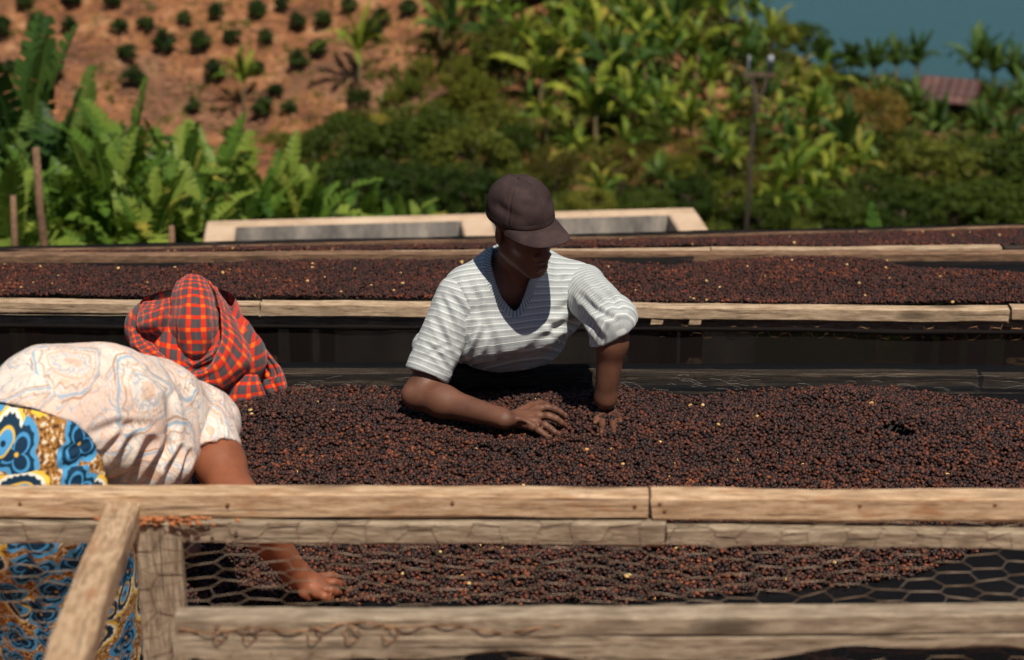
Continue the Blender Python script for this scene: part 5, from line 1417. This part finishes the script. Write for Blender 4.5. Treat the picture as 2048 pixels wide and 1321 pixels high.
# trousers below
v = Vol((-0.50, 5.40, -0.12), (0.25, 6.15, 1.05), 0.008)
hipx = np.array([0.09, 0.03, 0]); 
for s in (-1, 1):
    h0 = pel + hipx * s - np.array([0, 0, 0.06]); kn_ = np.array([pel[0] + s * 0.12, 5.80, gman + 0.50]); an_ = np.array([pel[0] + s * 0.14, 5.90, gman + 0.08])
    v.chain([h0, kn_, an_], [0.105, 0.078, 0.062], 0.04); v.chain([an_ + np.array([0, 0.03, -0.03]), an_ + np.array([0, -0.13, -0.045])], [0.045, 0.035], 0.03)
v.cone(pel - hipx * 0.6 - np.array([0, 0, 0.05]), pel + hipx * 0.8 - np.array([0, 0, 0.05]), 0.115, 0.115, 0.05)
V, F = v.mesh(2); part("trousers", V, F, M['trousers'], man)
# shirt: torso with V neck
v = Vol((-0.42, 4.98, 0.66), (0.32, 6.06, 1.36), 0.004)
v.cone(pel + np.array([-0.005, 0.04, -0.03]), spine[1] + np.array([0, 0, -0.01]), 0.172, 0.160, 0.05, flat=(axn, 0.80)); v.cone(spine[1] + np.array([0, 0, -0.01]), nb - (nb - pel) * 0.10, 0.162, 0.142, 0.05, flat=(axn, 0.78))
v.ell(np.array(at(1112, 628, 5.40)), (0.075, 0.08, 0.072), 0.05); v.ell(np.array(at(866, 705, 5.62)), (0.065, 0.11, 0.075), 0.05)
v.cone(np.array(at(958, 662, 5.27)), np.array(at(1074, 648, 5.29)), 0.092, 0.084, 0.07)
v.cone(rs + lat * 0.02, ls - lat * 0.02, 0.074, 0.074, 0.06)
v.cone(nb, nb + (hc - nb) * 0.13, 0.070, 0.066, 0.05)
# soft belly of the loose cloth
v.ell(np.array(at(1010, 690, 5.42)), (0.17, 0.10, 0.075), 0.06)
# V neck opening, apex low on the chest
VN = [(986, 490), (982, 530), (990, 566), (1006, 597), (1024, 618), (1030, 622), (1038, 614), (1050, 590), (1060, 560), (1075, 540), (1085, 520), (1085, 480)]
v.carve(VN, 720.0, False, lambda P: P[:, 1] < 5.40)
# neck hole right through the top
v.cone(nb + np.array([0.0, 0.02, -0.02]), hl(0, -0.012, -0.03), 0.062, 0.070, 0.006, 's')
V, F = v.mesh(2); N = normals(V, F)
man_folds = [([(945, 650), (930, 690), (905, 725)], 7, 0.012), ([(975, 655), (950, 700), (930, 733)], 7, 0.007), ([(960, 620), (985, 680), (1000, 730)], 8, 0.004),
             ([(1085, 640), (1110, 655), (1140, 650)], 7, 0.007), ([(1060, 690), (1100, 670), (1135, 640)], 7, 0.006), ([(1150, 600), (1120, 620), (1080, 630)], 8, 0.004),
             ([(1130, 560), (1150, 600), (1150, 650)], 6, 0.007), ([(1000, 720), (1050, 705), (1090, 690)], 7, 0.005), ([(850, 660), (830, 700), (805, 722)], 6, 0.008), ([(935, 560), (955, 600), (950, 640)], 7, 0.006)]
V = creases(V, N, man_folds)
V += N * ((fbm(V, 16.0, 3, 3) - 0.5) * 0.010)[:, None]
uv = axis_uv(V, [pel, spine[1], nb + (nb - spine[1]) * 0.4])
down = np.array([0.0, -0.58, -0.82]); down -= lat * (down @ lat); down /= np.linalg.norm(down)
uv[:, 0] = (V - nb) @ down + 0.12 * ((V - nb) @ lat) ** 2; uv[:, 1] = ((V - nb) @ lat) / 0.16
# stripes run level across the chest and back, measured down from the collar
qq = proj(V); dcol = poly_sd(qq, VN)
col = np.where((V[:, 1] < 5.42) & (dcol < 15), 1.0, 0.0) * np.clip((V[:, 2] - 1.0) / 0.02, 0, 1)
dn = np.linalg.norm(np.cross(V - nb, (hc - nb) / np.linalg.norm(hc - nb)), axis=1)
col = np.maximum(col, np.where((dn < 0.088) & (((V - nb) @ (hc - nb)) > -0.01) & (V[:, 1] > 5.30), 1.0, 0.0))
wv = np.arctan2(qq[:, 1] - 545, qq[:, 0] - 1033) * 0.085
o = part("shirt", V, F, M['shirt'], man, np.stack([uv[:, 0], uv[:, 1] * 0.16, wv], -1)); set_attr(o.data, 'collar', col)
shirt_o = o
# sleeves
def sleeve(a, e, t_end, r0, r1, folds, seed, box, drape=None):
    a, e = np.array(a), np.array(e); ax = (e - a) / np.linalg.norm(e - a); L = np.linalg.norm(e - a); end = a + ax * L * t_end
    v = Vol(*box, HSH)
    v.cone(a - ax * 0.005, end + ax * 0.06 if drape is None else e, r0, r1, 0.02)
    if drape is None:
        v.cut(end, ax, 0.004)
        v.cone(end - ax * 0.11, end + ax * 0.10, r1 * 0.66, r1 * 0.90, 0.006, 's')
    else:                              # the cloth turns down over the bent elbow
        w_, p_, n_ = drape; fa = (w_ - e) / np.linalg.norm(w_ - e)
        v.cone(e, e + fa * 0.09, r1, r1 * 0.94, 0.03); v.cut(p_, n_, 0.004)
        v.cone(e - ax * 0.03, e + fa * 0.14, r1 * 0.62, r1 * 0.86, 0.006, 's')
    V, F = v.mesh(2); N = normals(V, F)
    V = creases(V, N, folds); V += N * ((fbm(V, 18.0, seed, 3) - 0.5) * 0.011)[:, None]
    uv = axis_uv(V, [a, e] if drape is None else [a, p_])
    o = part("sleeve", V, F, M['shirt'], shirt_o, np.stack([uv[:, 0] + 0.004, uv[:, 1] * 0.07, uv[:, 1] * 0], -1)); set_attr(o.data, 'collar', np.zeros(len(V)))
sleeve(rs + (re_ - rs) * 0.08, re_, 0.80, 0.069, 0.061, [([(885, 600), (905, 650), (915, 700)], 6, 0.006), ([(870, 640), (895, 690), (905, 740)], 6, 0.006), ([(855, 690), (880, 715), (900, 745)], 5, 0.005), ([(900, 590), (925, 620), (940, 660)], 6, 0.007), ([(850, 720), (870, 700), (900, 690)], 5, 0.003)], 5,
       ((-0.40, 4.95, 0.80), (0.02, 5.45, 1.36)))
sleeve(ls + (le - ls) * 0.10, le - (le - ls) * 0.04, 1.0, 0.070, 0.062, [([(1160, 590), (1190, 620), (1230, 640)], 6, 0.006), ([(1165, 620), (1185, 650), (1205, 680)], 6, 0.007), ([(1180, 560), (1215, 590), (1245, 620)], 6, 0.005), ([(1150, 640), (1170, 660), (1185, 690)], 5, 0.006)], 6,
       ((0.06, 4.85, 0.90), (0.46, 5.60, 1.36)), drape=(lw, np.array(at(1226, 671, 5.10)), (0.50, 0.0, -0.86)))
# cap: six-panel crown, brim band, curved bill, button
cap = None
def crown_cap():
    nu_, nv_ = 180, 30; V = []
    for j in range(nv_ + 1):
        t = j / nv_
        for i in range(nu_):
            a = 2 * math.pi * i / nu_
            ca, sa = math.cos(a), math.sin(a)                 # sa>0: forward
            ph = t * math.pi / 2
            rr = math.cos(ph * 0.985) ** 0.80 if t < 1 else 0.0
            seam = abs(((a - math.pi / 2) / (math.pi / 3)) - round((a - math.pi / 2) / (math.pi / 3)))
            gro = -0.0042 * math.exp(-(seam / 0.022) ** 2) * min(1, rr * 3) + 0.0012 * math.exp(-((seam - 0.07) / 0.03) ** 2)
            dent = -0.007 * math.exp(-((((a - 0.35 + math.pi) % (2 * math.pi) - math.pi) / 0.55) ** 2)) * math.exp(-((t - 0.24 + 0.10 * (a - 0.35 if a < 3 else 0)) / 0.10) ** 2) - 0.005 * math.exp(-((((a - 1.05 + math.pi) % (2 * math.pi) - math.pi) / 0.30) ** 2)) * math.exp(-((t - 0.40) / 0.10) ** 2) - 0.006 * math.exp(-((((a - 2.3 + math.pi) % (2 * math.pi) - math.pi) / 0.35) ** 2)) * math.exp(-((t - 0.30) / 0.12) ** 2)
            n = (vnoise(np.array([[ca * 2.2, sa * 2.2, t * 3]]), 1.0, 4)[0] - 0.5) * 0.007
            R0 = 1 + (gro + dent + n) / 0.09
            x = 0.086 * ca * rr * R0; f = (0.106 * sa if sa > 0 else 0.104 * sa) * rr * R0
            u = 0.096 * math.sin(ph) ** 0.98 * (R0 * 0.5 + 0.5) + 0.004 * sa
            V.append((x, f, u))
    F = [(j * nu_ + i, j * nu_ + (i + 1) % nu_, (j + 1) * nu_ + (i + 1) % nu_, (j + 1) * nu_ + i) for j in range(nv_) for i in range(nu_)]
    return np.array(V), np.array(F)
co_ = np.array([0.0, -0.012, 0.037])
def tocap(L): return hc + (np.asarray(L) + co_) @ HF
CV, CF = crown_cap()
cap = empty("cap", tuple(tocap((0, 0, 0))), "faded dark brown baseball cap worn by the person in the striped shirt", "cap")
part("crown", tocap(CV), CF, M['cap'], cap)
# lower skirt of the crown: a doubled hem
hem = []
for j, (u, o_) in enumerate(((0.004, 0.0012), (-0.006, 0.003), (-0.016, 0.001), (-0.015, -0.003))):
    for i in range(96):
        a = 2 * math.pi * i / 96; hem.append(((0.0858 + o_) * math.cos(a), ((0.1055 if math.sin(a) > 0 else 0.1035) + o_) * math.sin(a), u + 0.004 * math.sin(a)))
part("hem", tocap(np.array(hem)), np.array([(j * 96 + i, (j + 1) * 96 + i, (j + 1) * 96 + (i + 1) % 96, j * 96 + (i + 1) % 96) for j in range(3) for i in range(96)]), M['cap'], cap)
bv = []; nb_u, nb_v = 40, 12
for side in (0, 1):
    for j in range(nb_v + 1):
        t = j / nb_v
        for i in range(nb_u + 1):
            s = i / nb_u * 2 - 1; a = math.radians(90 - s * 66)
            L_ = 0.087 * (1 - abs(s) ** 3.2) ** 0.6 + 0.003
            x0, f0 = 0.0845 * math.cos(a), 0.1035 * math.sin(a)
            f = f0 + t * L_ * (0.96); x = x0 * (1 + 0.05 * t)
            u = -0.006 - 0.024 * (x / 0.09) ** 2 * (0.25 + 0.75 * t) - 0.007 * t - (0.0030 if side else 0)
            bv.append((x, f, u))
n1_ = (nb_u + 1) * (nb_v + 1); bf = []
for j in range(nb_v):
    for i in range(nb_u):
        q0 = j * (nb_u + 1) + i; bf.append((q0, q0 + 1, q0 + nb_u + 2, q0 + nb_u + 1)); bf.append((n1_ + q0 + nb_u + 1, n1_ + q0 + nb_u + 2, n1_ + q0 + 1, n1_ + q0))
for i in range(nb_u):
    q0 = nb_v * (nb_u + 1) + i; bf.append((q0, q0 + 1, n1_ + q0 + 1, n1_ + q0))
part("bill", tocap(np.array(bv)), np.array(bf), M['cap'], cap)
mb = MB(); tp = tocap((0, -0.002, 0.0945)); up_ = HF[2]
mb.tube([tp, tp + up_ * 0.003, tp + up_ * 0.006, tp + up_ * 0.0075], [0.0075, 0.0085, 0.0065, 0.002], 14); mb.build("button", M['cap'], cap, True)
# ------------------------------------------------------------------ the bending woman in the paisley blouse
def A_(px, py, Y): return np.array(at(px, py, Y))
gw = float(ground_z(-0.9, 3.8)[0])
hip = A_(70, 925, 3.82)
wom = empty("person", (hip[0], hip[1], gw), "person bending low in paisley blouse and blue floral skirt, head wrapped in red plaid", "person")
tor = [A_(40, 900, 3.82), A_(110, 835, 3.86), A_(205, 822, 3.94), A_(300, 830, 4.05), A_(385, 850, 4.16)]
trad = [0.150, 0.140, 0.134, 0.118, 0.082]
shR, elR = A_(408, 856, 4.12), A_(472, 1000, 3.90); wrR = A_(592, 1146, 4.04)
shL, elL, wrL = A_(350, 800, 4.36), A_(330, 930, 4.40), np.array(atz(372, 1080, Z1 + 0.05))
hd = A_(408, 690, 4.42)
v = Vol((-1.25, 3.55, 0.74), (-0.24, 4.62, 1.66), 0.004)
v.chain(tor, [r - 0.022 for r in trad], 0.05)
v.cone(shR, shL, 0.062, 0.062, 0.05)
v.chain([tor[-1] * 0.6 + shL * 0.4, hd], [0.06, 0.055], 0.03); v.ell(hd, (0.078, 0.09, 0.10), 0.03)
v.chain([shR, shR * 0.5 + elR * 0.5, elR], [0.056, 0.052, 0.046], 0.03); v.chain([elR, elR * 0.7 + wrR * 0.3, wrR], [0.044, 0.046, 0.029], 0.03)
v.chain([shL, elL], [0.054, 0.044], 0.03); v.chain([elL, elL * 0.7 + wrL * 0.3, wrL], [0.042, 0.044, 0.028], 0.03)
ZW = Z1 + 0.045
def hw(px, py, dz=0.0): return np.array(atz(px, py, ZW + dz))
v.chain([wrR, hw(614, 1164, 0.030), hw(634, 1172, 0.022)], [0.030, 0.027, 0.020], 0.02, flat=((0, 0, 1), 0.75))
for (x0, y0, x1, y1, x2, y2) in ((642, 1156, 660, 1152, 678, 1155), (647, 1167, 668, 1165, 688, 1170), (643, 1178, 662, 1180, 680, 1187), (633, 1187, 648, 1193, 662, 1200)):
    v.cone(hw(614, 1166, 0.026), hw(x0, y0, 0.020), 0.021, 0.0115, 0.014)
    v.chain([hw(x0, y0, 0.020), hw(x1, y1, 0.020), hw((x1 + x2) / 2, (y1 + y2) / 2, 0.012), hw(x2, y2, -0.002)], [0.0115, 0.0100, 0.0095, 0.0075], 0.004)
v.chain([hw(606, 1172, 0.022), hw(608, 1186, 0.016), hw(618, 1196, 0.004)], [0.015, 0.012, 0.009], 0.006)
for (x0, y0, x1, y1) in ((382, 1086, 404, 1088), (384, 1094, 408, 1098), (380, 1102, 402, 1108), (374, 1107, 392, 1116)):
    v.chain([wrL, hw(x0, y0, 0.016), hw(x1, y1, -0.004)], [0.022, 0.012, 0.008], 0.008)
V, F = v.mesh(2); part("body", V, F, M['skin_warm'], wom)

WAIST = [(-500, 796), (0, 805), (60, 817), (110, 834), (150, 848), (184, 882), (204, 922), (215, 975)]
# skirt: hips and a long fall of cloth to the ground
v = Vol((-1.42, 3.46, gw - 0.02), (-0.55, 4.12, 1.56), 0.005)
v.chain(tor[:3], [0.172, 0.152, 0.140], 0.05)
v.cone(A_(62, 925, 3.80), A_(80, 990, 3.80), 0.172, 0.178, 0.06)
dn0 = A_(80, 990, 3.80); v.cone(dn0, np.array([dn0[0] - 0.02, 4.10, gw + 0.05]), 0.170, 0.19, 0.06)
v.carve(WAIST + [(266, 1080), (300, 1500), (300, 4000), (-3000, 4000), (-3000, 796)], 930.0, True, lambda P: P[:, 2] > 0.9)
V, F = v.mesh(2); N = normals(V, F)
V = creases(V, N, [([(20, 1010), (60, 1150), (80, 1330)], 12, 0.012), ([(150, 1000), (190, 1130), (215, 1330)], 12, 0.012), ([(90, 985), (130, 1100), (150, 1330)], 10, 0.010), ([(200, 900), (150, 930), (90, 950)], 9, 0.005), ([(190, 880), (140, 900), (100, 905)], 7, 0.004)])
V += N * ((fbm(V, 9.0, 4, 3) - 0.5) * 0.014)[:, None]
hip_ax = np.array([dn0[0], 3.86, 0.0])
ang = np.arctan2(V[:, 0] - hip_ax[0], -(V[:, 1] - hip_ax[1]))
part("skirt", V, F, M['floral'], wom, np.stack([ang * 0.185, V[:, 2] - 0.35 * (V[:, 1] - 3.7), 0 * ang], -1))
# blouse
v = Vol((-1.25, 3.62, 0.86), (-0.34, 4.50, 1.64), 0.004)
v.chain(tor, trad, 0.05)
v.cone(shR + np.array([0.0, 0.02, 0.0]), shL, 0.078, 0.078, 0.05)
v.ell(A_(290, 915, 3.98), (0.11, 0.10, 0.085), 0.06)                  # cloth hanging under the bent chest
W2 = [(x - 6 + (0 if x < 60 else 5), y - 1) for x, y in WAIST]
v.carve(W2 + [(225, 1100), (300, 4000), (-3000, 4000), (-3000, 790)], 930.0, False)
V, F = v.mesh(2); N = normals(V, F)
wf = [([(330, 800), (345, 850), (330, 930)], 9, 0.008), ([(255, 960), (275, 920), (300, 880)], 8, 0.014), ([(290, 970), (310, 925), (335, 890)], 8, 0.014), ([(330, 970), (345, 930), (362, 900)], 7, 0.013), ([(230, 940), (245, 905), (265, 870)], 8, 0.010),
      ([(360, 960), (368, 935), (380, 905)], 6, 0.010), ([(120, 740), (180, 760), (250, 760)], 9, 0.004), ([(180, 870), (230, 850), (300, 850)], 9, 0.005), ([(300, 745), (340, 790), (350, 850)], 8, 0.006), ([(200, 700), (260, 725), (320, 760)], 8, 0.004), ([(205, 915), (225, 890), (260, 850)], 7, 0.007)]
V = creases(V, N, wf); V += N * ((fbm(V, 11.0, 7, 3) - 0.5) * 0.012)[:, None]
uv = axis_uv(V, [tor[0], tor[4]])
blouse = part("blouse", V, F, M['paisley'], wom, np.stack([uv[:, 0], uv[:, 1] * 0.13, 0 * uv[:, 0]], -1))
ax = (elR - shR) / np.linalg.norm(elR - shR)
v = Vol((-0.80, 3.85, 0.98), (-0.42, 4.32, 1.44), 0.004)
s0 = A_(398, 838, 4.13); s1 = A_(430, 913, 4.02); ax = (s1 - s0) / np.linalg.norm(s1 - s0)
v.cone(s0, s1 + ax * 0.05, 0.078, 0.060, 0.02)
v.cut(s1, ax + np.array([0.05, 0.0, -0.25]), 0.004)
v.cone(s1 - ax * 0.06, s1 + ax * 0.08, 0.050, 0.058, 0.005, 's')
V, F = v.mesh(6); N = normals(V, F)
V = creases(V, N, [([(370, 900), (385, 870), (400, 840)], 7, 0.009), ([(400, 910), (415, 880), (420, 850)], 7, 0.005), ([(440, 912), (445, 880), (440, 850)], 6, 0.004)]); V += N * ((fbm(V, 14.0, 9, 3) - 0.5) * 0.010)[:, None]
uv = axis_uv(V, [s0, s1])
part("sleeve", V, F, M['paisley'], blouse, np.stack([uv[:, 0] + 0.37, uv[:, 1] * 0.075 + 0.2, 0 * uv[:, 0]], -1))

# head wrap, folded from one plaid cloth: panels laid one over another
wrap = empty("head_wrap", tuple(hd), "red and grey plaid cloth wrapped high round the bending person's head, tail hanging", "head wrap")
def C_(cx, cy, Y): return A_(240 + cx / 4.403, 530 + cy / 4.403, Y)
def catmull(P, n):
    P = np.asarray(P, float); m = len(P); E = np.concatenate([[2 * P[0] - P[1]], P, [2 * P[-1] - P[-2]]])
    t = np.linspace(0, m - 1 - 1e-9, n); i = np.floor(t).astype(int); f = (t - i).reshape(-1, *([1] * (P.ndim - 1)))
    a, b, c, d = E[i], E[i + 1], E[i + 2], E[i + 3]
    return 0.5 * (2 * b + (c - a) * f + (2 * a - 5 * b + 4 * c - d) * f * f + (3 * b - a - 3 * c + d) * f ** 3)
def cloth(name, rows, nu=40, nv=40, uv0=(0, 0), seed=0, rough=0.004, thick=0.004):
    G = np.array([[C_(*p) for p in r] for r in rows])                  # (rows, cols, 3)
    G = catmull(G, nv); G = catmull(G.transpose(1, 0, 2), nu).transpose(1, 0, 2)
    dv_ = np.linalg.norm(np.diff(G, axis=0), axis=2).mean(1); du_ = np.linalg.norm(np.diff(G, axis=1), axis=2).mean(0)
    vv = np.concatenate([[0], np.cumsum(dv_)]) + uv0[1]; uu = np.concatenate([[0], np.cumsum(du_)]) + uv0[0]
    U_, V_ = np.meshgrid(uu, vv)
    V, F = grid_mesh(G); N = normals(V, F)
    V = V + N * ((fbm(V * np.array([1.6, 1.0, 0.7]), 22.0, seed, 3) - 0.5) * rough * 2)[:, None]
    o = part(name, V, F, M['plaid'], wrap, np.stack([U_.ravel(), V_.ravel(), 0 * U_.ravel()], -1))
    md = o.modifiers.new("thickness", 'SOLIDIFY'); md.thickness = thick; md.offset = 0
    return o
def ys_(*a): return a
cloth("crown_fold", [[(575, 120, 4.52), (605, 110, 4.53), (640, 106, 4.53), (680, 110, 4.53), (712, 122, 4.52)],
                     [(545, 106, 4.46), (590, 88, 4.45), (640, 84, 4.445), (690, 90, 4.45), (728, 106, 4.46)],
                     [(480, 215, 4.38), (550, 192, 4.345), (640, 186, 4.34), (730, 196, 4.335), (802, 218, 4.39)],
                     [(450, 360, 4.34), (530, 352, 4.285), (640, 346, 4.272), (760, 356, 4.28), (862, 382, 4.34)],
                     [(440, 520, 4.31), (520, 526, 4.255), (640, 532, 4.235), (770, 526, 4.245), (880, 522, 4.32)],
                     [(440, 680, 4.31), (520, 702, 4.25), (650, 712, 4.225), (770, 706, 4.24), (862, 682, 4.31)],
                     [(468, 770, 4.36), (540, 805, 4.27), (650, 822, 4.24), (760, 810, 4.26), (826, 766, 4.35)],
                     [(500, 800, 4.42), (560, 830, 4.38), (650, 850, 4.36), (750, 835, 4.38), (810, 800, 4.42)]], 48, 60, (0.0137, 0.006), 1, rough=0.010)
cloth("side_fold", [[(205, 345, 4.46), (300, 326, 4.44), (380, 313, 4.43), (456, 300, 4.42)],
                    [(150, 460, 4.38), (250, 412, 4.32), (350, 382, 4.31), (456, 358, 4.37)],
                    [(165, 570, 4.34), (250, 540, 4.275), (340, 520, 4.275), (446, 500, 4.35)],
                    [(240, 612, 4.36), (300, 642, 4.33), (370, 652, 4.32), (440, 640, 4.36)],
                    [(300, 690, 4.42), (350, 735, 4.41), (400, 760, 4.40), (450, 745, 4.40)]], 34, 36, (0.005, 0.011), 2, rough=0.009)
st = [((165, 440), (95, 452), 4.42), ((190, 582), (90, 620), 4.34), ((268, 692), (112, 742), 4.27), ((380, 800), (262, 850), 4.215), ((500, 890), (440, 975), 4.185), ((640, 952), (640, 1056), 4.165),
      ((760, 902), (790, 1086), 4.155), ((850, 802), (950, 1066), 4.155), ((892, 682), (1095, 968), 4.175), ((898, 560), (1172, 850), 4.215), ((888, 430), (1140, 700), 4.265), ((864, 322), (1062, 532), 4.325), ((832, 222), (934, 342), 4.40), ((765, 125), (830, 205), 4.46)]
def across(i, o_, Y, n=6, bulge=0.05):
    out = []
    for k in range(n):
        t = k / (n - 1); out.append((i[0] + (o_[0] - i[0]) * t, i[1] + (o_[1] - i[1]) * t, Y + bulge * (2 * t - 1) ** 2 * (1.0 if t > 0.5 else 0.55) - 0.008 * math.sin(t * 9.4)))
    return out
cloth("cowl_fold", [across(i, o_, Y, bulge=0.045 + 0.02 * (k > 6)) for k, (i, o_, Y) in enumerate(st)], 34, 130, (0.008, 0.0), 3, rough=0.008)
st = [((448, 700), (412, 690), 4.34), ((492, 782), (432, 802), 4.28), ((572, 815), (515, 878), 4.24), ((645, 872), (622, 912), 4.22), ((720, 830), (735, 880), 4.22), ((810, 770), (850, 820), 4.23), ((850, 690), (905, 720), 4.26), ((868, 590), (915, 600), 4.31)]
cloth("inner_fold", [across(i, o_, Y, 5, 0.03) for i, o_, Y in st], 16, 70, (0.01, 0.004), 4)
st = [((880, 345), (936, 334), 4.47), ((985, 450), (1092, 474), 4.40), ((1075, 590), (1184, 588), 4.37), ((1150, 705), (1254, 700), 4.36), ((1232, 805), (1334, 800), 4.35), ((1302, 905), (1402, 890), 4.34), ((1310, 1010), (1432, 955), 4.33), ((1222, 1040), (1450, 1000), 4.32), ((1285, 1148), (1470, 1086), 4.31)]
cloth("tail_fold", [across(i, o_, Y, 5, 0.025) for i, o_, Y in st], 20, 80, (0.006, 0.002), 5)
st = [((1120, 700), (1165, 690), 4.37), ((1165, 800), (1205, 780), 4.35), ((1195, 880), (1245, 865), 4.345), ((1250, 950), (1300, 935), 4.34), ((1290, 1010), (1345, 990), 4.335)]
cloth("tail_fold", [across(i, o_, Y, 4, 0.015) for i, o_, Y in st], 12, 40, (0.0, 0.009), 6)
cloth("hanging_end", [[(1060, 1000, 4.24), (1130, 968, 4.22), (1204, 982, 4.25)], [(935, 1085, 4.22), (1090, 1080, 4.19), (1246, 1068, 4.22)], [(888, 1212, 4.22), (1085, 1194, 4.18), (1282, 1150, 4.22)]], 30, 26, (0.004, 0.013), 7)
st = [((140, 470), (98, 452), 4.46), ((215, 395), (165, 360), 4.47), ((290, 360), (235, 328), 4.48), ((450, 318), (440, 302), 4.48)]
cloth("back_fold", [across(i, o_, Y, 4, -0.02) for i, o_, Y in st], 12, 36, (0.0, 0.0), 8)
# padding of gathered cloth inside the folds
v = Vol(C_(60, 1100, 4.25) - np.array([0.03, 0.05, 0.03]), C_(1450, 60, 4.75) + np.array([0.03, 0.1, 0.03]), 0.005)
v.ell(C_(620, 560, 4.43), (0.125, 0.125, 0.135), 0.03); v.ell(C_(640, 280, 4.47), (0.055, 0.06, 0.08), 0.03); v.cone(C_(220, 560, 4.43), C_(520, 820, 4.32), 0.05, 0.07, 0.04); v.cone(C_(640, 930, 4.27), C_(1010, 820, 4.31), 0.055, 0.075, 0.04)
v.cone(C_(1000, 640, 4.38), C_(1280, 930, 4.385), 0.05, 0.022, 0.03)
V, F = v.mesh(2); part("gathered_cloth", V, F, M['plaid'], wrap, np.stack([V[:, 0], V[:, 2], 0 * V[:, 0]], -1))
# base surface under the top layers, coloured near-black as the shade between cherries
def heap_base(name, X, Y, fn, parent_label, mat):
    pass
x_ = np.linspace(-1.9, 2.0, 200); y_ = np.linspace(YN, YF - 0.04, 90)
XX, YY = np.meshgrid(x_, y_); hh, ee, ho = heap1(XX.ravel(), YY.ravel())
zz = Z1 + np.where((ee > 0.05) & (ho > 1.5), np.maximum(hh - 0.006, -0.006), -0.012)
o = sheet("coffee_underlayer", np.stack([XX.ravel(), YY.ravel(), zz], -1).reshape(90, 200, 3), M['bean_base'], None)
tag(o, "packed coffee beneath the top cherries of the worked bed, blackened for shade in the gaps", "coffee", kind='stuff')
bean_stuff("coffee_cherries", PB1, "deep layer of dried dark brown coffee cherries on the worked bed", M['bean'], 0.0058, 7)

def bed_heap(name, Pf, far, step, size, label, seed, mat, base_label, h=0.03):
    g = np.random.default_rng(seed)
    c00, c10, c01 = Pf(0., 0.), Pf(1., 0.), Pf(0., 1.)
    nu_ = int(np.linalg.norm(c10 - c00) / step); nv_ = int(np.linalg.norm(c01 - c00) / step)
    U, Vv_ = np.meshgrid(np.linspace(0, 1, nu_), np.linspace(0.02, 1, nv_))
    U = U.ravel() + g.normal(size=U.size) * 0.3 / nu_; Vv_ = Vv_.ravel() + g.normal(size=U.size) * 0.3 / nv_
    def hf(P):
        pq = proj(P); e = (pq[:, 1] - np.interp(pq[:, 0], *far)) / 22.0
        return (h * smooth01(e) + 0.03 * (fbm(P * np.array([1, 1, 0]), 2.6, seed) - 0.45) * smooth01(e)), e
    P = Pf(U, Vv_); hgt, e = hf(P); P[:, 2] += hgt + 0.006 + g.normal(size=len(P)) * 0.003
    P = P[e > -0.1 + 0.2 * g.random(len(P))]
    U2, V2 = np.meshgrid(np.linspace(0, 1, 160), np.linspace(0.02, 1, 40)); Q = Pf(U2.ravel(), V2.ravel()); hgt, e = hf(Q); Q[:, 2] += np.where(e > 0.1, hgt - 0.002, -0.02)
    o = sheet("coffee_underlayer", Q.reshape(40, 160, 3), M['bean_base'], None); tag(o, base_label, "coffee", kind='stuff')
    bean_stuff(name, P, label, mat, size, seed, 0.02)
FAR2 = ([-400, 0, 150, 330, 400, 560, 900, 1180, 1260, 1330, 1450, 1560, 1700, 1760, 1810, 1950, 2048, 2400], [533, 532, 535, 541, 534, 524, 522, 524, 533, 536, 524, 516, 518, 524, 540, 544, 552, 556])
bed_heap("coffee_cherries", P2, FAR2, 0.0106, 0.0058, "dried red brown coffee cherries heaped on the bed behind the capped worker", 41, M['bean_far'], "packed coffee beneath the cherries of the middle bed, blackened for shade in the gaps")
FAR3 = ([-400, 250, 400, 1000, 1400, 2048, 2400], [520, 500, 494, 487, 472, 452, 446])
bed_heap("coffee_cherries", P3, FAR3, 0.0112, 0.0062, "dried coffee cherries on the farthest bed in front of the tank", 42, M['bean_far'], "packed coffee beneath the cherries of the farthest bed, blackened for shade in the gaps", 0.015)

# grass tufts on the ground in the shade below the front beds
g = np.random.default_rng(12); G = []
for (px, py, n, sx) in ((1850, 1200, 34, 45), (1705, 1203, 10, 20), (2005, 1196, 10, 12), (1545, 1312, 26, 36), (1510, 1318, 10, 10)):
    for _ in range(n):
        d = ray(px + g.normal() * sx, py + g.normal() * 4)
        ysr = np.linspace(2.9, 6, 200); t = ysr / d.y; gz_ = GZ(d.x * t, ysr); h_ = np.nonzero(CZ + d.z * t < gz_)[0]
        if len(h_): G.append((d.x * t[h_[0]], ysr[h_[0]], gz_[h_[0]]))
Vv, Ff = blades(np.array(G), 5, 0.06, 0.0022, 13)
tag(obj("grass_tufts", mesh("grass_tufts", Vv, Ff, M['grass'])), "short grass on the ground seen through the wire below the beds", "grass", kind='stuff')
